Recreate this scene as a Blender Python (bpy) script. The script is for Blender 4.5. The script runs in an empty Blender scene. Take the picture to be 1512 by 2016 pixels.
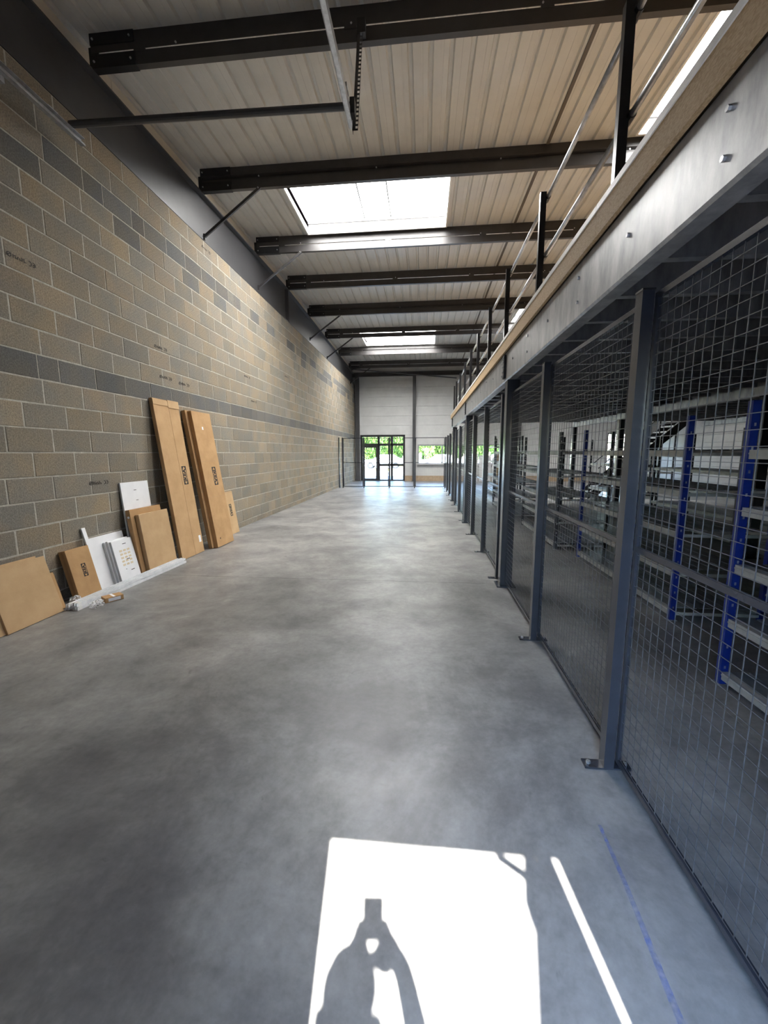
import bpy, bmesh, math, random
from mathutils import Vector, Matrix, noise as mnoise
R = random.Random(7)
sc = bpy.context.scene
C = sc.collection
rad = math.radians

# ------------------------------------------------------------------ camera
CAM = Vector((0, 0, 1.61))
F_PX, PITCH, YAW, ROLL = 800.0, rad(8.294), rad(5.6), rad(-.208)
fwd = Vector((-math.sin(YAW) * math.cos(PITCH), math.cos(YAW) * math.cos(PITCH), -math.sin(PITCH)))
rgt = Vector((math.cos(YAW), math.sin(YAW), 0))
upv = rgt.cross(fwd)
rgt, upv = rgt * math.cos(ROLL) + upv * math.sin(ROLL), -rgt * math.sin(ROLL) + upv * math.cos(ROLL)
cd = bpy.data.cameras.new('camera')
cd.sensor_fit = 'HORIZONTAL'; cd.sensor_width = 36; cd.lens = F_PX / 1512 * 36
cd.clip_start = .004; cd.clip_end = 400
cam = bpy.data.objects.new('camera', cd); C.objects.link(cam)
m = Matrix((rgt, upv, -fwd)).transposed().to_4x4(); m.translation = CAM
cam.matrix_world = m
sc.camera = cam

# ------------------------------------------------------------------ sky, sun, exposure
SUN_DIR = Vector((-.0714, .6104, -.7889))
w = bpy.data.worlds.new('sky'); sc.world = w; w.use_nodes = True
wn = w.node_tree.nodes; wl = w.node_tree.links
sky = wn.new('ShaderNodeTexSky'); sky.sky_type = 'NISHITA'; sky.sun_disc = False
sky.sun_elevation = rad(52.1); sky.sun_rotation = math.atan2(-SUN_DIR.x, -SUN_DIR.y)
sky.air_density = 1.0; sky.dust_density = .3; sky.ozone_density = 2.5
wl.new(sky.outputs[0], wn['Background'].inputs[0]); wn['Background'].inputs[1].default_value = .36
sd = bpy.data.lights.new('sun_offscreen', 'SUN'); sd.energy = 5.0; sd.angle = rad(.53); sd.color = (1, .96, .9)
sun = bpy.data.objects.new('sun_offscreen', sd); C.objects.link(sun)
sun.rotation_euler = SUN_DIR.to_track_quat('-Z', 'Y').to_euler(); sun.location = (1, -12, 14)
vs = sc.view_settings
vs.view_transform = 'Standard'; vs.look = 'None'; vs.gamma = 1; vs.use_curve_mapping = False
vs.exposure = 3.85
SKYLIGHT_GLOW = 2.5
cy = sc.cycles
cy.max_bounces = 10; cy.diffuse_bounces = 7; cy.glossy_bounces = 4; cy.transmission_bounces = 6; cy.transparent_max_bounces = 12
cy.sample_clamp_indirect = 6; cy.caustics_reflective = False; cy.caustics_refractive = False

# ------------------------------------------------------------------ materials
def srgb(r, g, b):
    f = lambda c: (c / 255 / 12.92) if c <= 10 else ((c / 255 + .055) / 1.055) ** 2.4
    return (f(r), f(g), f(b), 1)
MATS = {}
def mat(name, c1, c2=None, scale=6, rough=.6, metal=0, bump=0, bscale=None, rvar=0, stretch=None, detail=6, src=None, contrast=(.35, .65), spec=.5):
    """noise-mixed principled material in object space; src='object'/'attr' multiplies by a per-piece colour"""
    if name in MATS: return MATS[name]
    M = bpy.data.materials.new(name); M.use_nodes = True
    n = M.node_tree.nodes; l = M.node_tree.links; p = n['Principled BSDF']
    p.inputs['Roughness'].default_value = rough; p.inputs['Metallic'].default_value = metal
    p.inputs['Specular IOR Level'].default_value = spec
    tc = n.new('ShaderNodeTexCoord'); vec = tc.outputs['Object']
    if stretch:
        mp = n.new('ShaderNodeMapping'); mp.inputs['Scale'].default_value = stretch
        l.new(vec, mp.inputs['Vector']); vec = mp.outputs[0]
    nz = n.new('ShaderNodeTexNoise'); nz.inputs['Scale'].default_value = scale; nz.inputs['Detail'].default_value = detail
    nz.inputs['Roughness'].default_value = .65
    l.new(vec, nz.inputs['Vector'])
    rp = n.new('ShaderNodeValToRGB'); rp.color_ramp.elements[0].position, rp.color_ramp.elements[1].position = contrast
    rp.color_ramp.elements[0].color = c1; rp.color_ramp.elements[1].color = c2 or c1
    l.new(nz.outputs['Fac'], rp.inputs[0]); col = rp.outputs[0]
    if src:
        mx = n.new('ShaderNodeMix'); mx.data_type = 'RGBA'; mx.blend_type = 'MULTIPLY'; mx.inputs[0].default_value = 1
        if src == 'object': oi = n.new('ShaderNodeObjectInfo'); sout = oi.outputs['Color']
        else: oi = n.new('ShaderNodeAttribute'); oi.attribute_name = 'tint'; sout = oi.outputs['Color']
        l.new(col, mx.inputs[6]); l.new(sout, mx.inputs[7]); col = mx.outputs[2]
    l.new(col, p.inputs['Base Color'])
    if rvar:
        mr = n.new('ShaderNodeMapRange'); mr.inputs[3].default_value = rough - rvar; mr.inputs[4].default_value = rough + rvar
        l.new(nz.outputs['Fac'], mr.inputs[0]); l.new(mr.outputs[0], p.inputs['Roughness'])
    if bump:
        nb = n.new('ShaderNodeTexNoise'); nb.inputs['Scale'].default_value = bscale or scale * 4; nb.inputs['Detail'].default_value = 4
        l.new(vec, nb.inputs['Vector'])
        b = n.new('ShaderNodeBump'); b.inputs['Strength'].default_value = bump; b.inputs['Distance'].default_value = .01
        l.new(nb.outputs['Fac'], b.inputs['Height']); l.new(b.outputs[0], p.inputs['Normal'])
    MATS[name] = M; return M

def block_mat(name, src):
    M = mat(name, (.62, .62, .62, 1), (1.25, 1.25, 1.25, 1), scale=70, rough=.95, bump=.5, bscale=120, src=src, detail=3, spec=.2, contrast=(.3, .7))
    # soft blotches of brown inside each block
    n = M.node_tree.nodes; l = M.node_tree.links; p = n['Principled BSDF']
    col = p.inputs['Base Color'].links[0].from_socket
    tc = n.new('ShaderNodeNewGeometry'); nz = n.new('ShaderNodeTexNoise'); nz.inputs['Scale'].default_value = 3.2; nz.inputs['Detail'].default_value = 3
    l.new(tc.outputs['Position'], nz.inputs['Vector'])
    rp = n.new('ShaderNodeValToRGB'); rp.color_ramp.elements[0].position = .38; rp.color_ramp.elements[1].position = .66
    rp.color_ramp.elements[0].color = (.92, .935, .96, 1); rp.color_ramp.elements[1].color = (1.08, 1.01, .91, 1)
    l.new(nz.outputs['Fac'], rp.inputs[0])
    mx = n.new('ShaderNodeMix'); mx.data_type = 'RGBA'; mx.blend_type = 'MULTIPLY'; mx.inputs[0].default_value = 1
    l.new(col, mx.inputs[6]); l.new(rp.outputs[0], mx.inputs[7]); l.new(mx.outputs[2], p.inputs['Base Color'])
    return M

def floor_mat():
    M = bpy.data.materials.new('power_floated_concrete'); M.use_nodes = True
    n = M.node_tree.nodes; l = M.node_tree.links; p = n['Principled BSDF']
    g = n.new('ShaderNodeNewGeometry'); pos = g.outputs['Position']
    def nz(scale, detail, rough=.6, dist=0, off=0):
        mp = n.new('ShaderNodeMapping'); mp.inputs['Location'].default_value = (off, off * 1.7, 0)
        l.new(pos, mp.inputs['Vector'])
        t = n.new('ShaderNodeTexNoise'); t.inputs['Scale'].default_value = scale; t.inputs['Detail'].default_value = detail
        t.inputs['Roughness'].default_value = rough; t.inputs['Distortion'].default_value = dist
        l.new(mp.outputs[0], t.inputs['Vector']); return t.outputs['Fac']
    def ramp(f, a, b, ca, cb):
        r = n.new('ShaderNodeValToRGB'); r.color_ramp.elements[0].position = a; r.color_ramp.elements[1].position = b
        r.color_ramp.elements[0].color = ca; r.color_ramp.elements[1].color = cb
        l.new(f, r.inputs[0]); return r.outputs[0]
    def mul(a, b):
        x = n.new('ShaderNodeMix'); x.data_type = 'RGBA'; x.blend_type = 'MULTIPLY'; x.inputs[0].default_value = 1
        l.new(a, x.inputs[6]); l.new(b, x.inputs[7]); return x.outputs[2]
    c = ramp(nz(1.1, 8, .68, .35), .33, .68, srgb(116, 116, 116), srgb(164, 163, 160))
    c = mul(c, ramp(nz(.9, 6, .7, .6, 31), .36, .6, (.58, .58, .59, 1), (1, 1, 1, 1)))     # broad stains
    c = mul(c, ramp(nz(5.5, 5, .7, .4, 7), .3, .62, (.82, .82, .82, 1), (1.06, 1.06, 1.06, 1)))
    c = mul(c, ramp(nz(28, 3, .6, 0, 3), .3, .6, (.9, .9, .9, 1), (1.03, 1.03, 1.03, 1)))
    c = mul(c, ramp(nz(9, 4, .6, .5, 55), .2, .34, (.6, .6, .6, 1), (1, 1, 1, 1)))    # rare dark specks
    l.new(c, p.inputs['Base Color'])
    mr = n.new('ShaderNodeMapRange'); mr.inputs[3].default_value = .26; mr.inputs[4].default_value = .56
    l.new(nz(2.2, 6, .7, .3, 12), mr.inputs[0]); l.new(mr.outputs[0], p.inputs['Roughness'])
    b = n.new('ShaderNodeBump'); b.inputs['Strength'].default_value = .08; b.inputs['Distance'].default_value = .02
    l.new(nz(6, 6, .6, 0, 2), b.inputs['Height']); l.new(b.outputs[0], p.inputs['Normal'])
    return M

def osb_mat(name='osb_board'):
    M = bpy.data.materials.new(name); M.use_nodes = True
    n = M.node_tree.nodes; l = M.node_tree.links; p = n['Principled BSDF']
    tc = n.new('ShaderNodeTexCoord')
    v = n.new('ShaderNodeTexVoronoi'); v.inputs['Scale'].default_value = 190
    mp = n.new('ShaderNodeMapping'); mp.inputs['Scale'].default_value = (1, .5, 1.6)
    l.new(tc.outputs['Object'], mp.inputs[0]); l.new(mp.outputs[0], v.inputs['Vector'])
    r = n.new('ShaderNodeValToRGB'); r.color_ramp.elements[0].color = srgb(172, 145, 108); r.color_ramp.elements[1].color = srgb(200, 174, 136)
    s = n.new('ShaderNodeSeparateColor'); l.new(v.outputs['Color'], s.inputs[0]); l.new(s.outputs[0], r.inputs[0])
    l.new(r.outputs[0], p.inputs['Base Color']); p.inputs['Roughness'].default_value = .75
    return M

def glow_mat(name, strength, color=(1, .985, .96, 1)):
    M = bpy.data.materials.new(name); M.use_nodes = True
    n = M.node_tree.nodes; l = M.node_tree.links
    p = n['Principled BSDF']; p.inputs['Base Color'].default_value = (.9, .9, .9, 1); p.inputs['Roughness'].default_value = .5
    p.inputs['Emission Color'].default_value = color; p.inputs['Emission Strength'].default_value = strength
    return M

def glass_mat(name, tint=(.93, .97, .97, 1)):
    M = bpy.data.materials.new(name); M.use_nodes = True
    n = M.node_tree.nodes; l = M.node_tree.links; n.remove(n['Principled BSDF'])
    t = n.new('ShaderNodeBsdfTransparent'); t.inputs[0].default_value = tint
    g = n.new('ShaderNodeBsdfGlossy'); g.inputs['Roughness'].default_value = .02
    fr = n.new('ShaderNodeFresnel'); fr.inputs[0].default_value = 1.3
    mx = n.new('ShaderNodeMixShader'); l.new(fr.outputs[0], mx.inputs[0]); l.new(t.outputs[0], mx.inputs[1]); l.new(g.outputs[0], mx.inputs[2])
    l.new(mx.outputs[0], n['Material Output'].inputs[0]); return M

def film_mat():
    M = bpy.data.materials.new('clear_plastic_film'); M.use_nodes = True
    n = M.node_tree.nodes; l = M.node_tree.links; p = n['Principled BSDF']
    p.inputs['Base Color'].default_value = (.85, .86, .88, 1); p.inputs['Roughness'].default_value = .12
    t = n.new('ShaderNodeBsdfTransparent'); mx = n.new('ShaderNodeMixShader')
    lw = n.new('ShaderNodeLayerWeight'); lw.inputs[0].default_value = .45
    mr = n.new('ShaderNodeMapRange'); mr.inputs[3].default_value = .12; mr.inputs[4].default_value = .85
    l.new(lw.outputs['Facing'], mr.inputs[0]); l.new(mr.outputs[0], mx.inputs[0])
    l.new(t.outputs[0], mx.inputs[1]); l.new(p.outputs[0], mx.inputs[2]); l.new(mx.outputs[0], n['Material Output'].inputs[0]); return M

def chalk_mat():
    M = bpy.data.materials.new('blue_chalk'); M.use_nodes = True
    n = M.node_tree.nodes; l = M.node_tree.links; p = n['Principled BSDF']
    p.inputs['Base Color'].default_value = srgb(70, 110, 200); p.inputs['Roughness'].default_value = .9
    tc = n.new('ShaderNodeTexCoord'); nz = n.new('ShaderNodeTexNoise'); nz.inputs['Scale'].default_value = 45; nz.inputs['Detail'].default_value = 8
    l.new(tc.outputs['Object'], nz.inputs['Vector'])
    r = n.new('ShaderNodeValToRGB'); r.color_ramp.elements[0].position = .3; r.color_ramp.elements[1].position = .75; r.color_ramp.elements[1].color = (.5, .5, .5, 1)
    l.new(nz.outputs['Fac'], r.inputs[0])
    t = n.new('ShaderNodeBsdfTransparent'); mx = n.new('ShaderNodeMixShader')
    l.new(r.outputs[0], mx.inputs[0]); l.new(t.outputs[0], mx.inputs[1]); l.new(p.outputs[0], mx.inputs[2]); l.new(mx.outputs[0], n['Material Output'].inputs[0]); return M

FLOOR = floor_mat()
BLOCK = block_mat('concrete_block', 'object'); BLOCK_FAR = block_mat('concrete_block_far', 'attr')
MORTAR = mat('mortar', srgb(160, 156, 145), srgb(186, 181, 169), 14, .95, bump=.6, bscale=50, spec=.2)
STEEL = mat('anthracite_steel', srgb(62, 62, 64), srgb(70, 70, 72), 5, .42, rvar=.06)
PURLIN = mat('purlin_steel', srgb(54, 52, 52), srgb(62, 60, 60), 5, .38, rvar=.05)
FENCE = mat('fence_paint', srgb(40, 44, 52), srgb(46, 50, 59), 8, .26, spec=.7)
WIRE = mat('wire_paint', srgb(92, 95, 100), srgb(110, 112, 118), 8, .28, metal=.55, spec=.7)
BLACK = mat('black_powder_coat', srgb(22, 23, 26), srgb(30, 31, 34), 8, .4)
RAILP = mat('rail_post_paint', srgb(24, 24, 27), srgb(30, 31, 34), 8, .3)
GALV = mat('galvanised_steel', srgb(136, 138, 141), srgb(180, 181, 182), 9, .42, metal=.6, rvar=.08, stretch=(1, 1, .35), bump=.05)
WRAPPED = mat('film_wrapped_rail', srgb(214, 217, 220), srgb(238, 239, 241), 14, .3, metal=.1, stretch=(1, 1, 1))
GALVS = mat('bright_galvanised', srgb(170, 173, 176), srgb(205, 207, 210), 20, .3, metal=.75)
DECK = mat('roof_sheet', srgb(204, 204, 200), srgb(212, 212, 208), 2, .42, spec=.4)
SEAM = mat('brown_roof_strip', srgb(86, 78, 70), srgb(94, 86, 78), 4, .6)
CREAM = mat('cream_panel', srgb(214, 209, 196), srgb(222, 217, 204), 3, .55)
PANEL = mat('pale_sandwich_panel', srgb(196, 197, 197), srgb(206, 207, 206), 2, .5)
SIDECLAD = mat('side_cladding', srgb(142, 143, 143), srgb(154, 155, 155), 2, .5)
DARKPANEL = mat('grey_door_wall_panel', srgb(88, 90, 93), srgb(96, 98, 101), 2, .5)
PLINTH = mat('tan_plinth', srgb(160, 138, 112), srgb(180, 158, 130), 12, .9)
OSB = osb_mat()
DECKBOARD = mat('brown_deck_board', srgb(126, 106, 84), srgb(146, 124, 98), 30, .7)
CURB = mat('white_curb', srgb(228, 228, 226), srgb(236, 236, 234), 3, .5)
PANE = glow_mat('backlit_polycarbonate', SKYLIGHT_GLOW)
GLASS = glass_mat('window_glass')
CARD = mat('cardboard', srgb(168, 133, 94), srgb(182, 147, 106), 5, .85, bump=.1, bscale=60, spec=.25)
CARD2 = mat('cardboard_worn', srgb(176, 143, 104), srgb(188, 155, 115), 4, .85, bump=.1, bscale=60, spec=.25)
CARD_PALE = mat('cardboard_pale', srgb(180, 150, 112), srgb(190, 160, 122), 5, .85, bump=.08, bscale=80, spec=.25)
TAPE = mat('packing_tape', srgb(150, 112, 72), srgb(158, 120, 80), 10, .35)
WHITE = mat('white_laminate', srgb(226, 227, 230), srgb(234, 235, 237), 4, .35)
WINFRAME = mat('grey_window_frame', srgb(140, 142, 144), srgb(150, 152, 154), 8, .5)
GREYB = mat('grey_board_edge', srgb(190, 191, 192), srgb(202, 203, 203), 8, .6)
INK = mat('black_ink', srgb(22, 18, 18), srgb(30, 25, 24), 20, .7)
PRINT = mat('ochre_print', srgb(205, 190, 160), srgb(220, 205, 175), 30, .7)
FILM = film_mat()
CHALK = chalk_mat()
BLUE = mat('blue_upright_paint', srgb(18, 40, 116), srgb(22, 48, 130), 8, .35)
SHELFB = mat('shelf_beam', srgb(158, 158, 155), srgb(180, 180, 176), 10, .45, metal=.2)
DECKING = mat('shelf_deck_steel', srgb(110, 116, 120), srgb(132, 138, 142), 10, .4, metal=.5)
ASPHALT = mat('asphalt', srgb(128, 126, 122), srgb(150, 148, 143), 3, .95)
TARMAC = mat('yard_tarmac', srgb(88, 90, 94), srgb(104, 106, 110), 3, .95)
PAVING = mat('outdoor_concrete', srgb(170, 166, 158), srgb(190, 186, 178), 2, .9)
GRASS = mat('dry_grass', srgb(150, 142, 70), srgb(186, 172, 96), 3, .95)
LEAF = mat('foliage', srgb(44, 72, 20), srgb(92, 122, 42), 1.4, .7)
BARK = mat('bark', srgb(80, 66, 52), srgb(100, 84, 66), 6, .9)
CARW = mat('white_car_paint', srgb(228, 229, 230), srgb(234, 235, 236), 2, .2)
RUBBER = mat('rubber', srgb(24, 24, 25), srgb(32, 32, 33), 10, .85)
DARKGLASS = mat('dark_glass', srgb(25, 30, 34), srgb(32, 38, 42), 3, .08)
SKIN = mat('skin', srgb(198, 152, 124), srgb(208, 164, 136), 8, .5)
SHIRT = mat('navy_shirt', srgb(38, 44, 66), srgb(46, 52, 76), 20, .85)
TROUSERS = mat('dark_trousers', srgb(46, 46, 50), srgb(54, 54, 58), 20, .85)
HAIR = mat('brown_hair', srgb(52, 38, 28), srgb(66, 48, 34), 40, .6)
OUTWALL = mat('outer_cladding', srgb(120, 122, 126), srgb(130, 132, 136), 2, .5)

# ------------------------------------------------------------------ mesh helpers
class MB:
    def __init__(s): s.v = []; s.f = []
    def box(s, x0, x1, y0, y1, z0, z1):
        b = len(s.v)
        s.v += [(x0, y0, z0), (x1, y0, z0), (x1, y1, z0), (x0, y1, z0), (x0, y0, z1), (x1, y0, z1), (x1, y1, z1), (x0, y1, z1)]
        s.f += [tuple(b + i for i in q) for q in ((0, 3, 2, 1), (4, 5, 6, 7), (0, 1, 5, 4), (1, 2, 6, 5), (2, 3, 7, 6), (3, 0, 4, 7))]
        return s
    def quad(s, *p):
        b = len(s.v); s.v += [tuple(q) for q in p]; s.f.append(tuple(range(b, b + len(p)))); return s
    def bar(s, a, b, w, h, up=(0, 0, 1)):
        a = Vector(a); b = Vector(b); d = (b - a).normalized(); u = Vector(up)
        if abs(d.dot(u)) > .98: u = Vector((1, 0, 0))
        r = d.cross(u).normalized(); u = r.cross(d)
        i = len(s.v)
        for p in (a, b):
            for sx, sy in ((-1, -1), (1, -1), (1, 1), (-1, 1)): s.v.append(tuple(p + r * sx * w / 2 + u * sy * h / 2))
        s.f += [tuple(i + k for k in q) for q in ((3, 2, 1, 0), (4, 5, 6, 7), (0, 1, 5, 4), (1, 2, 6, 5), (2, 3, 7, 6), (3, 0, 4, 7))]
        return s
    def tube(s, a, b, r, n=8, r2=None, caps=True):
        a = Vector(a); b = Vector(b); d = (b - a).normalized(); u = Vector((0, 0, 1))
        if abs(d.dot(u)) > .98: u = Vector((1, 0, 0))
        x = d.cross(u).normalized(); y = x.cross(d); i = len(s.v)
        for p, rr in ((a, r), (b, r if r2 is None else r2)):
            for k in range(n):
                t = 2 * math.pi * k / n; s.v.append(tuple(p + (x * math.cos(t) + y * math.sin(t)) * rr))
        for k in range(n): s.f.append((i + k, i + (k + 1) % n, i + n + (k + 1) % n, i + n + k))
        if caps: s.f.append(tuple(i + k for k in reversed(range(n)))); s.f.append(tuple(i + n + k for k in range(n)))
        return s
    def extrude(s, prof, a, b, ax=('x', 'z')):
        """closed profile (list of 2-D points) swept along the remaining axis from a to b"""
        i = len(s.v); n = len(prof)
        for t in (a, b):
            for p in prof:
                if ax == ('y', 'z'): s.v.append((t, p[0], p[1]))
                elif ax == ('x', 'z'): s.v.append((p[0], t, p[1]))
                else: s.v.append((p[0], p[1], t))
        for k in range(n): s.f.append((i + k, i + (k + 1) % n, i + n + (k + 1) % n, i + n + k))
        s.f.append(tuple(i + k for k in reversed(range(n)))); s.f.append(tuple(i + n + k for k in range(n)))
        return s
    def mesh(s, name, material, fix=True):
        me = bpy.data.meshes.new(name); me.from_pydata(s.v, [], s.f); me.update()
        if fix:
            bm = bmesh.new(); bm.from_mesh(me); bmesh.ops.recalc_face_normals(bm, faces=bm.faces); bm.to_mesh(me); bm.free()
        if material: me.materials.append(material)
        return me
    def build(s, name, material, parent=None, smooth=False, bevel=0, fix=True):
        me = s.mesh(name, material, fix)
        if smooth: me.polygons.foreach_set('use_smooth', [True] * len(me.polygons))
        return link(name, me, parent, bevel)

def link(name, me, parent=None, bevel=0):
    o = bpy.data.objects.new(name, me); C.objects.link(o)
    if parent: o.parent = parent
    if bevel:
        b = o.modifiers.new('bevel', 'BEVEL'); b.width = bevel; b.segments = 2; b.limit_method = 'ANGLE'
    return o
def tag(o, label, cat, group=None):
    o['label'] = label; o['category'] = cat
    if group: o['group'] = group
    return o
def thing(name, label, cat, loc=(0, 0, 0), rz=0, group=None):
    o = bpy.data.objects.new(name, None); C.objects.link(o); o.location = loc; o.rotation_euler = (0, 0, rz)
    o.empty_display_size = .2
    return tag(o, label, cat, group)
def struct(o): o['kind'] = 'structure'; return o
def stuff(o): o['kind'] = 'stuff'; return o
def sempty(name):
    o = bpy.data.objects.new(name, None); C.objects.link(o); return struct(o)
def box(name, x0, x1, y0, y1, z0, z1, material, parent=None, bevel=0):
    return MB().box(x0, x1, y0, y1, z0, z1).build(name, material, parent, bevel=bevel)
ORD = ['first', 'second', 'third', 'fourth', 'fifth', 'sixth', 'seventh', 'eighth', 'ninth', 'tenth', 'eleventh', 'twelfth', 'thirteenth', 'fourteenth']

# ------------------------------------------------------------------ dimensions of the hall
XL, XR = -3.96, 12.0            # inner faces of the side walls
Y0, Y1 = -.15, 23.5             # doorway wall and glazed end wall
RIDGE = 12.2
def zp(y): return 6.30 - .025 * abs(y - RIDGE)      # underside of purlins
def zr(y): return zp(y) + .355                      # underside of roof sheets

# ------------------------------------------------------------------ floor (slabs divided by saw cuts)
fl = sempty('floor')
box('slab_bed', XL - .25, XR + .2, Y0 - .3, Y1 + .3, -.25, -.012, MORTAR, fl)
cuts = [Y0 - .12, 4.96, 9.9, 14.9, 19.9, Y1 + .12]
xc = [XL - .02, 1.9, 7.0, XR + .05]
for i in range(len(cuts) - 1):
    for j in range(len(xc) - 1):
        box('slab', xc[j] + .002, xc[j + 1] - .002, cuts[i] + .0025, cuts[i + 1] - .0025, -.012, 0, FLOOR, fl)
mb = MB(); prev = None
for k in range(31):
    t = k / 30; y = 1.64 - t * .92; x = .778 - .04 * t + .004 * math.sin(7 * t); hw = .007 + .006 * t
    if prev: mb.quad((prev[0] - prev[2], prev[1], .0008), (prev[0] + prev[2], prev[1], .0008), (x + hw, y, .0008), (x - hw, y, .0008))
    prev = (x, y, hw)
o = mb.build('chalk_line', CHALK, fl); o['label'] = 'faint blue chalk line'

# ------------------------------------------------------------------ left wall of concrete blocks
wl_ = sempty('wall_left')
ZT = 5.375
box('mortar_bed', XL - .2, XL - .005, Y0 - .15, Y1 + .15, -.05, ZT - .004, MORTAR, wl_)
tan = [(118, 113, 105), (124, 117, 106), (120, 117, 110), (128, 119, 105), (112, 110, 105), (123, 115, 105), (110, 108, 103), (130, 122, 110), (118, 115, 109), (114, 112, 107)]
darkc = [(99, 99, 98), (103, 102, 100), (94, 94, 93), (106, 104, 101), (100, 101, 101)]
def lin(c): return srgb(*c)[:3]
pieces = []
for k in range(-1, 21):
    z0 = .125 + .25 * k if k >= 0 else 0; z1 = .125 + .25 * (k + 1)
    dark = k == 9 or k == 18 or (k == 17)
    y = -.6 + (.38 if k % 2 else .13) + R.uniform(-.03, .03)
    while y < Y1 + .1:
        L = .5 if not (k in (9, 18) and R.random() < .3) else R.choice((.25, .2, .3))
        a, b = max(y, Y0 - .1), min(y + L, Y1 + .12)
        if b - a > .04:
            isd = dark and R.random() < (.97 if k == 9 else .75 if k == 18 else .35)
            c = lin(R.choice(darkc if isd else tan)); c = tuple(.62 * u + .38 * v for u, v in zip(c, lin((102, 101, 98) if isd else (125, 117, 102)))); s = R.uniform(.9, 1.1) * (1.3 if not isd else 1.12)
            if k == 20: c = lin(R.choice(tan[1:4]))
            pieces.append((k, a, b, z0, z1, tuple(x * s for x in c), isd))
        y += L
def area(p):
    k, a, b, z0, z1, c, d = p
    if b < 3.4: return 0
    yc = (a + b) / 2
    depth = yc * math.cos(YAW) + 3.96 * math.sin(YAW)
    return (b - a) * (z1 - z0) / depth ** 3
pieces.sort(key=area, reverse=True)
shared = {}
far = MB(); tint = []
for i, (k, a, b, z0, z1, c, d) in enumerate(pieces):
    g = R.uniform(.006, .009) if not d else R.uniform(.0025, .005)
    pr = R.uniform(-.0015, .003)
    if i < 298:
        key = (round(b - a, 2), round(z1 - z0, 3), d)
        if key not in shared:
            L, H = b - a, z1 - z0
            me = MB().box(-.06, 0, -L / 2 + g, L / 2 - g, -H / 2 + .007, H / 2 - .007).mesh('block', None)
            bm = bmesh.new(); bm.from_mesh(me)
            bmesh.ops.bevel(bm, geom=[e for e in bm.edges if all(v.co.x > -.01 for v in e.verts)], offset=.004, segments=1, affect='EDGES')
            bm.to_mesh(me); bm.free(); me.materials.append(BLOCK); shared[key] = me
        o = link('block', shared[key], wl_); o.location = (XL + pr - .002, (a + b) / 2, (z0 + z1) / 2)
        o.rotation_euler = (R.uniform(-.006, .006), R.uniform(-.004, .004), R.uniform(-.003, .003)); o.color = (*c, 1)
    else:
        n0 = len(far.f); far.box(XL - .06, XL + pr - .002, a + g, b - g, z0 + .007, z1 - .007); tint += [c] * ((len(far.f) - n0) * 4)
me = far.mesh('blocks_far', BLOCK_FAR, fix=False)
at = me.color_attributes.new('tint', 'FLOAT_COLOR', 'CORNER')
for i, c in enumerate(tint): at.data[i].color = (*c, 1)
o = link('block_field', me, wl_); stuff(o)
# maker's stamps printed on a few blocks (illegible ink strokes ending in two rounded hooks)
def stamp(y, z, s=1.0, flip=1):
    mb = MB(); x = XL + .004; rr = random.Random(int(y * 100))
    def seg(p, q, w=.006): mb.bar((x, y + p[0] * s, z + p[1] * s), (x, y + q[0] * s, z + q[1] * s), .002, w * s, (0, 1, .01) if abs(p[0] - q[0]) < abs(p[1] - q[1]) else (0, 0, 1))
    def arc(cx, cy, r, a0, a1, n=7):
        for i in range(n):
            t0 = rad(a0 + (a1 - a0) * i / n); t1 = rad(a0 + (a1 - a0) * (i + 1) / n)
            seg((cx + r * math.cos(t0), cy + r * math.sin(t0)), (cx + r * math.cos(t1), cy + r * math.sin(t1)))
    arc(-.13, 0, .02, 0, 360, 9); seg((-.155, -.015), (-.105, .018))
    for i in range(6):
        u = -.09 + i * .022; seg((u, -.016), (u, rr.choice((.004, .014, .02))))
        if i % 2: seg((u, -.012), (u + .016, -.012))
        else: seg((u, .006), (u + .014, .006))
    for cx in (.075, .115): arc(cx, 0, .022, -100, 100)
    seg((.115, 0), (.13, 0))
    o = mb.build('maker_stamp', INK, wl_); o['label'] = 'smudged black ink stamp'
for y, z in ((3.95, 3.5), (6.05, 3.18), (6.12, 2.76), (6.6, 2.74), (4.62, 1.26), (7.6, 5.25), (9.1, 3.3), (9.4, 2.8), (11.8, 3.78)): stamp(y, z)
# cream cladding above the blocks, behind the rafter
for i in range(12):
    a, b = Y0 - .1 + i * 2, min(Y0 - .1 + (i + 1) * 2 - .008, Y1 + .1)
    box('cladding_panel', XL - .26, XL - .2, a, b, 5.2, 6.72, CREAM, wl_)

# ------------------------------------------------------------------ other walls
wr = sempty('wall_right')
z = 0
while z < 6.8:
    b = min(z + .33, 6.8)
    mb = MB(); mb.box(XR, XR + .1, Y0 - .2, Y1 + .2, z + .004, b); mb.box(XR - .02, XR, Y0, Y1, z + .02, z + .19)
    mb.build('cladding_panel', SIDECLAD, wr); z += .33
box('light_seal_sheet', XR + .1, XR + .13, Y0 - .2, Y1 + .25, 0, 6.85, OUTWALL, wr)  # unseen backing sheet added to stop daylight leaking through panel joints
box('light_seal_sheet', XL - .29, XL - .26, Y0 - .2, Y1 + .25, 5.1, 6.75, OUTWALL, wl_)
DX0, DX1 = -.183, .737          # doorway behind the photographer
wb = sempty('wall_back')
box('panel', XL - .2, DX0 - .17, Y0 - .18, Y0, 0, 6.75, DARKPANEL, wb)
box('panel', DX1 + .09, XR + .1, Y0 - .18, Y0, 0, 6.75, DARKPANEL, wb)
box('panel', DX0 - .17, DX1 + .09, Y0 - .18, Y0 - .041, 2.36, 6.75, DARKPANEL, wb)

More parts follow.
